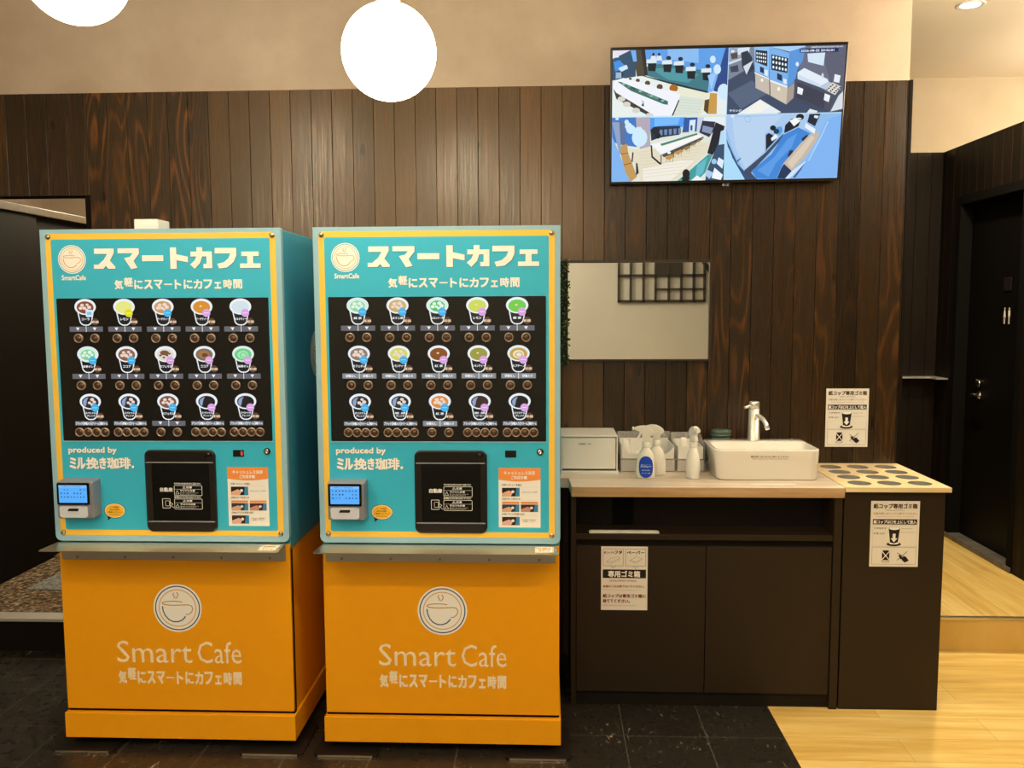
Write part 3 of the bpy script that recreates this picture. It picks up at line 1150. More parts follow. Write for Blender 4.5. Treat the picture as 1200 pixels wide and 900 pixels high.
ROWS1 = [
    [('ice', '#8a4630', OUTB, 'コーラ'), ('plain', '#e9ec84', YELB, 'レモン'), ('ice', '#d09a5e', BLUE, 'ピーチティー'), ('plain', '#dd8f2a', LILAC, 'ピーチティー'), ('plain', '#d3e6ee', LILAC, 'ミルクティー')],
    [('pale', '#7fd596', BLUE, '抹茶オレ'), ('ice', '#8c5d48', BLUE, 'ココア'), ('mocha', '#e6dcd2', LILAC, 'カフェモカ'), ('latte', '#7d6a58', LILAC, 'ココア'), ('swirl', '#6fcf8c', LILAC, '抹茶オレ')],
    [('dark_ice', '#23202c', BLUE, 'スペシャル\nブレンド'), ('dark_ice', '#23202c', BLUE, 'スペシャル\nブレンド'), ('ice', '#7c5548', BLUE, 'カフェモカ'), ('dark', '#141019', LILAC, 'スペシャル\nブレンド'), ('dark', '#141019', LILAC, 'スペシャル\nブレンド')],
]
ROWS2 = [
    [('pale', '#90d8a0', BLUE, '緑 茶'), ('ice', '#cfae6a', BLUE, 'ほうじ茶'), ('pale', '#49c46a', BLUE, 'メロンソーダ'), ('plain', '#cfdc58', LILAC, 'レモン'), ('plain', '#6ccf4a', LILAC, '緑 茶')],
    [('ice', '#8d7a6e', BLUE, 'カフェオレ'), ('ice', '#d5da55', BLUE, 'レモンティー'), ('plain', '#8a4c1e', LILAC, '紅 茶'), ('plain', '#9c9a42', LILAC, 'レモンティー'), ('swirl', '#c9a24c', LILAC, 'カプチーノ')],
    [('dark_ice', '#23262f', BLUE, 'オリジナル\nブレンド'), ('dark_ice', '#23262f', BLUE, '炭 焼\nブレンド'), ('ice', '#df8f3c', BLUE, '紅 茶'), ('dark', '#3a2722', LILAC, '炭 焼\nコーヒー'), ('dark', '#0f1117', LILAC, 'オリジナル\nブレンド')],
]
BARS1 = [['arrows'] * 5, ['arrows'] * 5, ['four', 'four', 'arrows', 'four', 'four']]
BARS2 = [['arrows'] * 5, ['sugar'] * 5, ['four', 'four', 'sugar', 'four', 'four']]


def vending(root, rows, bars, digit):
    W = 0.399
    ZTOP = ml(500, 265.2)[1]
    ZB = ml(500, 636.5)[1]
    D = 0.70
    zk0, zk1 = 0.032, 0.120
    # teal upper cabinet ------------------------------------------------
    bm = new()
    box(bm, -W + 0.004, W - 0.002, 0.022, D, ZB - 0.03, ZTOP - 0.004, 0.004)
    cab = part('cabinet', bm, 'teal_side', root)
    # emblem and name on its side
    pr = Print()
    sx = D * 0.5
    emblem(pr, 0.40, 1.335, 0.085, CREAM, TEAL, OR_L, OR_L, DKTEAL)
    pr.text('SmartCafe', 0.26, 1.19, 0.56, 1.245, B('#5f9aa6'))
    pr.build('side_print', 'print', cab, lambda u, v, d: (W - 0.002 + d, u, v))
    # orange lower cabinet ------------------------------------------------
    bm = new()
    box(bm, -W + 0.010, W - 0.004, 0.040, D, zk1 + 0.004, ZB - 0.028, 0.002)
    part('lower_cabinet', bm, 'orange', root)
    bm = new()
    box(bm, -W + 0.0035, W - 0.003, 0.010, 0.034, zk1 + 0.011, ZB - 0.012, 0.0025)
    low = part('lower_door', bm, 'orange', root)
    bm = new()
    box(bm, -W + 0.003, W - 0.003, 0.020, 0.0395, zk1 - 0.002, ZB - 0.03)
    part('door_gap', bm, 'black_gap', root)
    # plinth
    bm = new()
    box(bm, -0.4015, 0.4015, 0.0, D, zk0, zk1, 0.0015)
    part('plinth', bm, 'orange', root)
    bm = new()
    box(bm, -0.37, 0.37, 0.05, D - 0.05, 0.006, zk0 + 0.001)
    part('underframe', bm, 'black_gap', root)
    for xa, xb, q in ((-0.432, -0.215, 0), (0.214, 0.434, 1), (-0.432, -0.215, 2), (0.214, 0.434, 3)):
        y0 = -0.042 if q < 2 else D - 0.18
        bm = new()
        prism_z(bm, rrect(xa, y0, xb, y0 + 0.22, 0.018), 0.0005, 0.007)
        ft = part('foot_plate', bm, 'foot', root)
        if q < 2:
            bm = new()
            box(bm, xa + 0.016, xb - 0.016, y0 - 0.003, y0 + 0.0005, 0.001, 0.0065)
            part('edge_strip', bm, 'steel', ft)
    # front sheet ------------------------------------------------------------
    bm = new()
    q = rrect(-W, ZB, W, ZTOP, 0.020)
    n_ = len(q) // 4
    q = q[:n_] + [(W, ZTOP), (-W, ZTOP)] + q[3 * n_:]
    prism(bm, q, 0.0, 0.021)
    sheet = part('front_panel', bm, 'edge', root)
    pr = Print()
    x0, z0 = ml(372.6, 633.5); x1, z1 = ml(649.5, 269.8)
    x0, x1 = -W + 0.018, W - 0.018
    z0, z1 = ZB + 0.020, ZTOP - 0.014
    pr.rect(x0, z0, x1, z1, YEL, 0.014)
    pr.up()
    pr.rect(x0 + 0.0185, z0 + 0.0185, x1 - 0.0185, z1 - 0.0185, TEAL, 0.007)
    pr.build('panel_graphics', 'print', root)
    for sx in (-1, 1):
        for zz in (z0 + 0.009, z1 - 0.010):
            bm = new()
            lathe(bm, [(0.0085, 0), (0.0075, 0.004), (0.003, 0.006), (0.0005, 0.006)], (sx * (x1 - 0.010), -0.0008, zz), 16, axis='y')
            part('screw', bm, 'screw', root)
    # small caps along the top edge
    for xx in (-0.34, -0.26):
        bm = new()
        lathe(bm, [(0.014, 0), (0.012, 0.006), (0.002, 0.008)], (xx, 0.06, ZTOP - 0.004), 14)
        part('top_cap', bm, 'white', root)
    # title -------------------------------------------------------------------
    pr = Print()
    pr.layer = 3
    cx, cz = ml(404.8, 301.8)
    emblem(pr, cx, cz, 0.0465, CREAM, TEAL, B('#e0a95a'), B('#d79a4a'), B('#c98f45'))
    a = ml(392, 326.5); b = ml(421, 320.3)
    pr.text('SmartCafe', a[0], a[1], b[0], b[1], CREAM, 0.02)
    pr.build('title_emblem', 'print', root)
    pr = Print(); pr.layer = 3
    a = ml(430, 313.6); b = ml(634.5, 286.6)
    kata_title(pr, a[0], a[1], b[0], b[1], CREAM, B('#1f6a70'))
    pr.build('title_lettering', 'print', root)
    pr = Print(); pr.layer = 3
    a = ml(454.5, 337.2); b = ml(609.5, 325.2)
    tagline(pr, a[0], a[1], b[0], b[1], CREAM)
    pr.build('tagline_lettering', 'print', root)
    # menu --------------------------------------------------------------------
    mx0, mz0 = ml(389.2, 517); mx1, mz1 = ml(639.8, 346.8)
    mx0 = -mx1 - 0.0 if False else ml(386.5, 430)[0]
    bm = new()
    prism(bm, rrect(mx0, mz0, mx1, mz1, 0.003), -0.0016, 0.004)
    menu = part('menu_panel', bm, 'black_gloss', root)
    bm = new()
    prism(bm, rrect(mx0 - 0.002, mz0 - 0.003, mx1 + 0.002, mz0, 0.0005), -0.0022, 0.0)
    part('menu_edge', bm, 'edge', menu)
    s = 0.00276
    for r in range(3):
        for c in range(5):
            px = (419.0, 420.6, 421.9)[r] + c * 46.75 + (0.0 if r else 0.0)
            py = (348.6, 405.0, 461.2)[r] - c * 0.15
            cx, zt = ml(px, py)
            pr = Print(0.0002)
            drink(pr, cx, zt, s, rows[r][c])
            caption_bar(pr, cx, zt, s, bars[r][c])
            pr.build('drink_picture', 'backlit', root, y=-0.0016)
            us = (-15.6, -5.2, 5.2, 15.6) if bars[r][c] == 'four' else (-10, 10)
            for u in us:
                bc = (cx + (u + 1.0 if bars[r][c] == 'four' else u + 0.3) * s, -0.0016, zt - (46.9 if r < 2 else 46.6) * s)
                bm = new()
                lathe(bm, [(0.0118, 0), (0.0112, 0.003), (0.0006, 0.0036)], bc, 20, axis='y')
                btn = part('select_button', bm, 'button', root)
                bm = new()
                lathe(bm, [(0.0152, 0), (0.0150, 0.004), (0.0128, 0.006), (0.0116, 0.0045), (0.0116, 0)], bc, 20, axis='y', caps=(False, False))
                part('button_rim', bm, 'button_rim', btn)
    # producer lettering ---------------------------------------------------------
    pr = Print(); pr.layer = 3
    for dx, dz, c in ((.0012, -.0012, B('#1f6a70')), (0, 0, CREAM)):
        a = ml(394, 533.4); b = ml(452.2, 524.4)
        pr.text('produced by', a[0] + dx, a[1] + dz, b[0] + dx, b[1] + dz, c, 0.035)
        q = [('ミ', 395, 403), ('ル', 403.5, 414), ('挽', 415, 430), ('き', 431, 439), ('珈', 440, 454), ('琲', 454.5, 468.5)]
        for ch, u0, u1 in q:
            a = ml(u0, 550.6); b = ml(u1, 536.8)
            pr.text(ch, a[0] + dx, a[1] + dz, b[0] + dx, b[1] + dz, c, 0.035)
        a = ml(471, 548)
        pr.poly(ellipse(a[0] + dx, a[1] + dz, 0.0048, 0.0048, 12), c)
        pr.up()
    pr.build('producer_lettering', 'print', root)
    # cup outlet ------------------------------------------------------------------
    ox0, oz0 = ml(487.2, 624.2); ox1, oz1 = ml(570.6, 527.8)
    bm = new()
    outer = rrect(ox0, oz0, ox1, oz1, 0.021, 8)
    ix0, iz0 = ml(495, 612.2); ix1, iz1 = ml(563, 541.5)
    n = len(outer)
    lip = rrect(ox0 + 0.004, oz0 + 0.004, ox1 - 0.004, oz1 - 0.004, 0.018, 8)
    inner = rrect(ix0, iz0, ix1, iz1, 0.006, 8)
    rings = [[(x, 0.0, z) for x, z in outer], [(x, -0.006, z) for x, z in outer], [(x, -0.009, z) for x, z in lip],
             [(x, -0.006, z) for x, z in inner], [(x, 0.0008 - 0.003, z) for x, z in inner]]
    loft(bm, rings, False, False, smooth=False)
    out = part('cup_outlet', bm, 'black_plastic', root)
    bm = new()
    prism(bm, rrect(ix0 - 0.001, iz0 - 0.001, ix1 + 0.001, iz1 + 0.001, 0.005), -0.0024, 0.002)
    dr = part('outlet_door', bm, 'black_gloss', out)
    bm = new()
    a = ml(488.8, 611.6); b = ml(569.2, 613.4)
    box(bm, a[0], b[0], -0.0105, -0.005, b[1], a[1], 0.0012)
    box(bm, a[0], b[0], -0.0105, -0.005, ml(0, 541.5)[1], ml(0, 540.3)[1], 0.001)
    part('outlet_trim', bm, 'grey_plastic', out)
    bm = new()
    a = ml(562.5, 534)
    lathe(bm, [(0.010, 0), (0.010, 0.004), (0.004, 0.006)], (a[0], -0.007, a[1]), 16, axis='y')
    part('sensor', bm, 'black_gloss', out)
    pr = Print()
    w = B('#e9d9b8')
    a = ml(503, 577.5); b = ml(518.2, 572.5)
    pr.text('自動扉', a[0], a[1], b[0], b[1], w, .03)
    a = ml(505.5, 597); b = ml(515, 585.5)
    pr.frame(a[0], a[1], b[0], b[1], 0.0016, w, 0.003)
    a = ml(509, 594.5); b = ml(514, 588)
    pr.frame(a[0], a[1], b[0], b[1], 0.0012, w, 0.003)
    pr.line([ml(515, 590), ml(518, 592), ml(516, 594), ml(519, 596.5)], 0.0014, w)
    for k, (t0, t1) in enumerate((('やけどのおそれがありますのでご注意ください', 'やけどに注意'), ('扉が閉まるときに手を入れないでください', '手はさみ注意'))):
        dy = k * 16
        a = ml(520, 569 + dy); b = ml(552, 566.8 + dy)
        pr.text(t0, a[0], a[1], b[0], b[1], w, .02)
        a = ml(520, 582.2 + dy); b = ml(553.6, 570 + dy)
        pr.frame(a[0], a[1], b[0], b[1], 0.0014, w, 0.004)
        a = ml(530, 573.8 + dy); b = ml(541.5, 571 + dy)
        pr.text('⚠注意', a[0], a[1], b[0], b[1], w, .03)
        a = ml(520.6, 574.4 + dy); b = ml(553, 574.8 + dy)
        pr.rect(a[0], a[1], b[0], b[1], w)
        a = ml(527, 577.4 + dy); b = ml(545, 575.2 + dy)
        pr.text(t1, a[0], a[1], b[0], b[1], w, .03)
        for j in range(2):
            a = ml(527, 579.4 + dy + j * 1.6); b = ml(549 - 3 * j, 578.4 + dy + j * 1.6)
            pr.text('取り出し口に手を入れないで', a[0], a[1], b[0], b[1], w, .02)
        c0, c1, c2 = ml(521.5, 580.2 + dy), ml(525.8, 580.2 + dy), ml(523.6, 576 + dy)
        pr.line([c0, c1, c2, c0], 0.0012, w)
    pr.build('warning_print', 'print', dr, y=-0.0024)
    # card reader -----------------------------------------------------------------
    rx0, rz0 = ml(389, 605.2); rx1, rz1 = ml(431, 562.2)
    kk = (YM - 0.05) / YM          # nearer to the viewer than the sheet
    wz = rx1 - rx0
    bm = new()
    ya = -0.052
    for x0_, x1_, zz0, zz1, yf in ((rx0, rx1, rz0, rz1, ya),):
        loft(bm, [[(x, 0.0, z) for x, z in rrect(x0_, zz0, x1_, zz1 + 0.004, 0.006)], [(x, yf + 0.006, z) for x, z in rrect(x0_, zz0, x1_, zz1, 0.006)],
                  [(x, yf, z) for x, z in rrect(x0_ + 0.003, zz0 + 0.003, x1_ - 0.003, zz1 - 0.003, 0.005)]], smooth=False)
    rd = part('card_reader', bm, 'grey_plastic', root)
    hgt = rz1 - rz0
    bz0 = rz0 + hgt * 0.385
    bm = new()
    prism(bm, rrect(rx0 + 0.004, bz0, rx1 - 0.010, rz1 - 0.003, 0.005), ya - 0.003, ya + 0.001)
    part('reader_bezel', bm, 'black_gloss', rd)
    pr = Print()
    sx0, sx1, sz0, sz1 = rx0 + 0.011, rx1 - 0.017, bz0 + 0.007, rz1 - 0.011
    pr.rect(sx0, sz0, sx1, sz1, lin('#58aefc'))
    pr.up()
    pr.rect(sx0, sz1 - 0.008, sx1, sz1, lin('#7cc0ff'))
    pr.text('ご利用になるお支払方法', sx0 + .008, sz1 - 0.0068, sx1 - .02, sz1 - 0.0018, lin('#244d8c'), .02)
    for i in range(8):
        for j in range(3):
            if rnd.random() < 0.9:
                x = sx0 + 0.006 + i * (sx1 - sx0 - 0.012) / 7.6
                z = sz1 - 0.015 - j * 0.012
                pr.rect(x, z - 0.0022, x + 0.0035 + 0.002 * rnd.random(), z + 0.0022, lin(rnd.choice(['#2c62ad', '#1f4c94', '#3d7ac4', '#173a70'])))
    pr.build('reader_screen', 'lcd', rd, y=ya - 0.003)
    bm = new()
    prism(bm, [(rx0 + 0.012, rz0 + 0.010), (rx0 + 0.018, rz0 + 0.005), (rx1 - 0.024, rz0 + 0.005), (rx1 - 0.018, rz0 + 0.010), (rx1 - 0.018, bz0 - 0.010), (rx1 - 0.022, bz0 - 0.006), (rx0 + 0.014, bz0 - 0.006), (rx0 + 0.010, bz0 - 0.010)], ya - 0.004, ya + 0.001)
    part('reader_pad', bm, 'pad', rd)
    bm = new()
    cxx = (rx0 + rx1) / 2
    prism(bm, [(cxx - 0.024, bz0 - 0.021), (cxx + 0.012, bz0 - 0.021), (cxx + 0.015, bz0 - 0.012), (cxx - 0.018, bz0 - 0.012)], ya - 0.0048, ya - 0.003)
    part('card_slot', bm, 'black_plastic', rd)
    # speech-bubble sticker ----------------------------------------------------------
    pr = Print(); pr.layer = 3
    cx, cz = ml(447.7, 600)
    k = B('#3a2c14')
    pr.poly(ellipse(cx, cz, 0.0365, 0.0262, 36), k)
    pr.poly([(cx - 0.028, cz - 0.012), (cx - 0.024, cz - 0.034), (cx - 0.010, cz - 0.020)], k)
    pr.up()
    pr.poly(ellipse(cx, cz, 0.0345, 0.0244, 36), CREAM)
    pr.up()
    pr.poly(ellipse(cx, cz, 0.0325, 0.0228, 36), B('#f5b22e'))
    pr.up()
    for j, (t, hw) in enumerate((('カードは画面に', .017), ('表示の金額を', .018), ('ご確認のうえタッチ', .026), ('してください', .018))):
        z = cz + 0.012 - j * 0.0085
        pr.text(t, cx - hw, z - 0.0028, cx + hw, z + 0.0028, B('#7a3f14'), .03)
    pr.build('bubble_sticker', 'print', root)
    # money display and lock -----------------------------------------------------------
    a = ml(592, 536); b = ml(605, 528)
    bm = new()
    prism(bm, rrect(a[0], a[1], b[0], b[1], 0.001), -0.002, 0.001)
    disp = part('amount_display', bm, 'black_gloss', root)
    if digit:
        pr = Print()
        pr.text('0', b[0] - 0.011, a[1] + 0.004, b[0] - 0.003, b[1] - 0.004, lin('#ff5a4a'), .02)
        pr.build('digit', 'lcd', disp, y=-0.002)
    a = ml(633, 529.6)
    bm = new()
    lathe(bm, [(0.0115, 0), (0.0110, 0.004), (0.008, 0.006), (0.008, 0.003)], (a[0], -0.0008, a[1]), 24, axis='y', caps=(False, False))
    lk = part('lock', bm, 'black_plastic', root)
    bm = new()
    lathe(bm, [(0.008, 0.003), (0.007, 0.007), (0.0035, 0.007), (0.003, 0.004), (0.0003, 0.004)], (a[0], -0.0008, a[1]), 20, axis='y', caps=(False, True))
    part('lock_barrel', bm, 'chrome', lk)
    # payment notice -----------------------------------------------------------------------
    nx0, nz0 = ml(584.6, 618); nx1, nz1 = ml(633.4, 548.5)
    pr = Print(); pr.layer = 3
    pr.rect(nx0, nz0, nx1, nz1, B('#f2dfc2'))
    pr.up()
    o_ = B('#f08a3c')
    nh, nw = nz1 - nz0, nx1 - nx0
    hb = nz1 - nh * 0.195
    pr.poly([(nx0, nz1), (nx0, hb)] + [(nx0 + nw * t / 10, hb - nh * 0.03 * math.sin(math.pi * t / 10)) for t in range(1, 10)] + [(nx1, hb), (nx1, nz1)], o_)
    pr.up()
    pr.text('キャッシュレス決済', nx0 + nw * .13, nz1 - nh * .115, nx1 - nw * .13, nz1 - nh * .05, CREAM, .02)
    pr.text('ご利用手順', nx0 + nw * .30, nz1 - nh * .19, nx1 - nw * .32, nz1 - nh * .13, CREAM, .02)
    g = B('#6b5238')

    def photo(u0, v0, u1, v1, hand, bg):
        x0, x1, z0, z1 = nx0 + nw * u0, nx0 + nw * u1, nz1 - nh * v1, nz1 - nh * v0
        pr.rect(x0, z0, x1, z1, B(bg))
        pr.up()
        w_, h_ = x1 - x0, z1 - z0
        pr.poly([(x0, z0), (x0 + w_ * .5, z0), (x0 + w_ * .62, z0 + h_ * .45), (x0 + w_ * .4, z0 + h_ * .7), (x0 + w_ * .1, z0 + h_ * .45), (x0, z0 + h_ * .35)], B(hand))
        pr.poly([(x0 + w_ * .75, z0), (x1, z0), (x1, z1), (x0 + w_ * .82, z1)], B('#3c7f92'))
        pr.poly(ellipse(x0 + w_ * .62, z0 + h_ * .55, w_ * .09, h_ * .17, 12), B('#e8dcc8'))
        pr.layer -= 1
    pr.text('STEP1 メニューを選ぶ', nx0 + nw * .08, nz1 - nh * .30, nx0 + nw * .55, nz1 - nh * .265, g, .02)
    photo(.08, .33, .50, .475, '#e5a878', '#2a1c1a')
    pr.text('STEP2 カードをタッチ', nx0 + nw * .08, nz1 - nh * .535, nx0 + nw * .52, nz1 - nh * .50, g, .02)
    pr.rect(nx0 + nw * .08, nz1 - nh * .60, nx0 + nw * .49, nz1 - nh * .565, o_)
    pr.rect(nx0 + nw * .53, nz1 - nh * .60, nx0 + nw * .94, nz1 - nh * .565, o_)
    photo(.08, .61, .49, .735, '#d9a070', '#35393f')
    photo(.53, .61, .94, .735, '#c98a6a', '#4a2a22')
    pr.text('STEP3 ドリンクを取り出す', nx0 + nw * .08, nz1 - nh * .79, nx0 + nw * .62, nz1 - nh * .755, g, .02)
    photo(.08, .82, .50, .96, '#e0a884', '#3a2420')
    pr.text('お好みのボタンを押す', nx0 + nw * .55, nz1 - nh * .415, nx1 - nw * .06, nz1 - nh * .39, g, .0)
    pr.text('できあがりの合図の後に\n扉を開けてください', nx0 + nw * .55, nz1 - nh * .91, nx1 - nw * .1, nz1 - nh * .855, g, .0)
    for v in (.315, .545, .80):
        pr.rect(nx0 + nw * .52, nz1 - nh * v - .0004, nx1 - nw * .05, nz1 - nh * v, B('#c0a888'))
    pr.build('payment_notice', 'print_matt', root)
    # steel shelf --------------------------------------------------------------------------
    zs = ZB - 0.004
    bm = new()
    bx0, bx1 = -W + 0.008, W - 0.016
    fx0, fx1 = -W + 0.002, W - 0.006
    yb, yf = -0.002, -0.108
    tk = 0.0025
    top = [(bx0, yb), (bx1, yb), (fx1, yf + 0.012), (fx1 - 0.004, yf), (fx0 + 0.004, yf), (fx0, yf + 0.012)]
    prism_z(bm, list(reversed(top)), zs - tk, zs)
    sh = part('shelf', bm, 'steel', root)
    bm = new()
    box(bm, -W + 0.016, W - 0.016, 0.004, 0.0095, zs - 0.062, zs - tk, 0.001)
    br = part('shelf_bracket', bm, 'steel', sh)
    for i in range(5):
        bm = new()
        lathe(bm, [(0.005, 0), (0.004, 0.003), (0.0005, 0.003)], (-0.33 + i * 0.165, 0.004, zs - 0.052), 12, axis='y')
        part('bracket_screw', bm, 'screw', br)
    pr = Print()
    pr.rect(W - 0.082, yf + 0.02, W - 0.022, yf + 0.085, B('#f7ecd0'), 0.003)
    pr.up()
    pr.frame(W - 0.080, yf + 0.022, W - 0.024, yf + 0.083, 0.002, B('#e3b04a'), 0.003)
    pr.text('飲み物置き台', W - 0.074, yf + 0.055, W - 0.03, yf + 0.072, B('#c98a2a'), .03)
    pr.text('スペース', W - 0.070, yf + 0.032, W - 0.034, yf + 0.048, B('#c98a2a'), .03)
    pr.build('shelf_label', 'print_matt', sh, lambda u, v, d: (u, v, zs + d))
    # emblem and lettering on the lower door -------------------------------------------------
    pr = Print()
    cx, cz = ml(518, 717)
    emblem(pr, cx, cz, 0.0835, CREAM, B('#2b4a58'), B('#d99a45'), B('#cf9236'), B('#2b4a58'))
    pr.build('door_emblem', 'print', low, y=0.010)
    pr = Print()
    t = (0.95, 0.80, 0.58)
    a = ml(443.6, 781.5); b = ml(513.5, 756.5); c = ml(593.5, 781.5)
    pr.text('Smart', a[0], a[1], ml(525.5, 0)[0], b[1], t, 0.0)
    pr.text('Cafe', ml(532.5, 0)[0], a[1], c[0], b[1], t, 0.0)
    pr.build('name_lettering', 'print', low, y=0.010)
    pr = Print()
    a = ml(443.8, 806.6); b = ml(593.8, 793.4)
    tagline(pr, a[0], a[1], b[0], b[1], t)
    pr.build('slogan_lettering', 'print', low, y=0.010)


vm1 = thing('vending_machine', 'teal and orange drink vending machine beside the dark opening, red digit lit on its display', 'vending machine', (XM1, YM, 0), group='drink vending machines')
vending(vm1, ROWS1, BARS1, True)
vm2 = thing('vending_machine', 'teal and orange drink vending machine standing next to the wash counter', 'vending machine', (XM2, YM, 0), group='drink vending machines')
vending(vm2, ROWS2, BARS2, False)
# white block on top of the first machine
a, b = aty(157, 266, YM + 0.1), aty(184.5, 255.5, YM + 0.1)
zt1 = ml(500, 265.2)[1] - 0.004
bm = new()
box(bm, a.x, b.x, YM + 0.10, YM + 0.19, zt1, zt1 + 0.046, 0.003)
box(bm, a.x + 0.004, b.x - 0.004, YM + 0.097, YM + 0.10, zt1 + 0.004, zt1 + 0.030, 0.001)
tag(part('white_box', bm, 'white'), 'small white box on top of the vending machine beside the opening', 'box')

# ================================================================== WASH COUNTER
YF = 3.085          # cabinet fronts
YT = 3.065          # worktop front edge
ZT = 0.845
CX0, CX1 = 0.088, 1.079
BX1 = 1.459
# worktop
bm = new()
prism_z(bm, [(CX0, YT), (CX1, YT), (CX1, YW - 0.002), (0.050, YW - 0.002), (0.050, 3.22), (CX0 - 0.005, 3.22)], ZT - 0.038, ZT)
bmesh.ops.bevel(bm, geom=bm.edges[:], offset=0.0015, segments=1, affect='EDGES')
wt = part('worktop', bm, 'worktop')
bm = new()
box(bm, CX0 + 0.0005, CX1 - 0.0005, YT - 0.0012, YT + 0.0008, ZT - 0.037, ZT - 0.0015)
part('edge_band', bm, 'edge_oak', wt, 'browner oak front edge')
tag(wt, 'pale oak worktop on the black wash cabinet under the mirror', 'worktop')
# sink cabinet
zn = aty(700, 626, YF).z        # shelf of the open niche
zd1 = aty(700, 640, YF).z
zd0 = 0.055
cab = thing('sink_cabinet', 'black cabinet with two doors and open niche under the oak worktop', 'cabinet', (CX0, YF, 0))
L = CX1 - CX0
yb = YW - 0.004 - YF
bm = new()
box(bm, 0.0, 0.018, 0.0, yb, 0, ZT - 0.039)
part('side_panel', bm, 'cabinet', cab)
bm = new()
box(bm, L - 0.030, L - 0.001, -0.004, yb, 0, ZT - 0.039, 0.001)
part('side_panel', bm, 'cabinet', cab)
bm = new()
box(bm, 0.018, L - 0.030, 0.004, yb, zn - 0.022, zn, 0.001)
part('niche_shelf', bm, 'cabinet', cab)
bm = new()
box(bm, 0.018, L - 0.030, 0.14, 0.155, zn, ZT - 0.039)
box(bm, 0.018, L - 0.030, 0.026, yb, 0.05, zn - 0.022)
part('carcass', bm, 'cabinet_in', cab)
bm = new()
a = aty(717.5, 600, YF + 0.14); b = aty(742.5, 600, YF + 0.14)
box(bm, a.x - CX0, b.x - CX0, 0.137, 0.1398, zn + 0.002, ZT - 0.042)
part('cable_cutout', bm, 'black_gap', cab)
xm = aty(826.8, 700, YF).x - CX0
for xa, xb in ((0.020, xm - 0.0015), (xm + 0.0015, L - 0.033)):
    bm = new()
    box(bm, xa, xb, 0.002, 0.020, zd0, zd1, 0.0012)
    part('door', bm, 'cabinet', cab)
bm = new()
box(bm, 0.018, L - 0.030, 0.014, 0.03, 0.0, zd0 - 0.004)
part('toe_kick', bm, 'cabinet_in', cab)
# thin white tray on the niche shelf
a, b = atz(690.5, 623.5, zn + 0.004), atz(772.5, 624, zn + 0.004)
bm = new()
box(bm, a.x, b.x, YF + 0.010, YF + 0.034, zn + 0.0005, zn + 0.006, 0.001)
box(bm, a.x + 0.006, b.x - 0.006, YF + 0.014, YF + 0.034, zn + 0.006, zn + 0.008, 0.0008)
tag(part('flat_strip', bm, 'paper'), 'narrow white strip lying along the niche shelf of the black cabinet', 'strip')

# bin unit
bn = thing('cup_bin', 'black cup bin unit with light maple top full of round holes', 'bin', (CX1 + 0.002, YF, 0))
L2 = BX1 - CX1 - 0.002
bm = new()
box(bm, 0.004, L2 - 0.012, 0.0, 0.018, 0, ZT - 0.017, 0.001)
box(bm, 0.004, 0.022, 0.018, yb, 0, ZT - 0.017)
box(bm, L2 - 0.030, L2 - 0.012, 0.018, yb, 0, ZT - 0.017)
box(bm, 0.022, L2 - 0.030, 0.018, yb, 0.30, 0.315)
box(bm, 0.022, L2 - 0.030, yb - 0.015, yb, 0.0, ZT - 0.017)
part('body', bm, 'cabinet', bn)
# top with holes: grid of square cells, each with a round hole
hx = [1.159 - CX1 - 0.002, 1.268 - CX1 - 0.002, 1.380 - CX1 - 0.002]
hy = [3.147 - YF, 3.259 - YF, 3.361 - YF, 3.468 - YF]
ex = [0.0] + [(hx[i] + hx[i + 1]) / 2 for i in range(2)] + [L2]
ey = [YT - YF] + [(hy[i] + hy[i + 1]) / 2 for i in range(3)] + [yb]
HR = 0.042


def holed(bm, z0, z1):
    for i in range(3):
        for j in range(4):
            c = (hx[i], hy[j])
            n = 32
            ang = [2 * math.pi * k / n + math.pi / 4 for k in range(n)]
            cells = {}
            sq, ci = [], []
            corners = [(ex[i + 1], ey[j + 1]), (ex[i], ey[j + 1]), (ex[i], ey[j]), (ex[i + 1], ey[j])]
            for k in range(n):
                side, t = divmod(k, n // 4)
                t /= n / 4
                p, q = corners[side], corners[(side + 1) % 4]
                sq.append((p[0] + (q[0] - p[0]) * t, p[1] + (q[1] - p[1]) * t))
                ci.append((c[0] + HR * math.cos(ang[k]), c[1] + HR * math.sin(ang[k])))
            T = [bm.verts.new((x, y, z1)) for x, y in sq]; Ti = [bm.verts.new((x, y, z1)) for x, y in ci]
            Bo = [bm.verts.new((x, y, z0)) for x, y in sq]; Bi = [bm.verts.new((x, y, z0)) for x, y in ci]
            for k in range(n):
                l = (k + 1) % n
                bm.faces.new((Ti[k], T[k], T[l], Ti[l]))
                bm.faces.new((Bi[k], Bi[l], Bo[l], Bo[k]))
                bm.faces.new((Ti[k], Ti[l], Bi[l], Bi[k])).material_index = 1
    box(bm, 0, L2, ey[0], ey[0] + 0.0005, z0, z1)
    box(bm, L2 - 0.0005, L2, ey[0], ey[-1], z0, z1)
    box(bm, 0, 0.0005, ey[0], ey[-1], z0, z1)


bm = new()
holed(bm, ZT - 0.016, ZT + 0.001)
part('holed_top', bm, ['bin_top', 'grey_ring'], bn)
bm = new()
for x in hx:
    for y in hy:
        lathe(bm, [(HR + 0.001, -0.02), (HR * 0.93, -0.055), (0.001, -0.056)], (x, y, ZT), 28, caps=(False, False))
part('hole_liner', bm, mat('grey_liner', (0.22, 0.22, 0.22), 0.5), bn)

# ------------------------------------------------------------------ paper signs
INK = B('#2b211c')


def sign_base(pr, w, h):
    pr.rect(0, 0, w, h, B('#efdfc4'))
    pr.up()


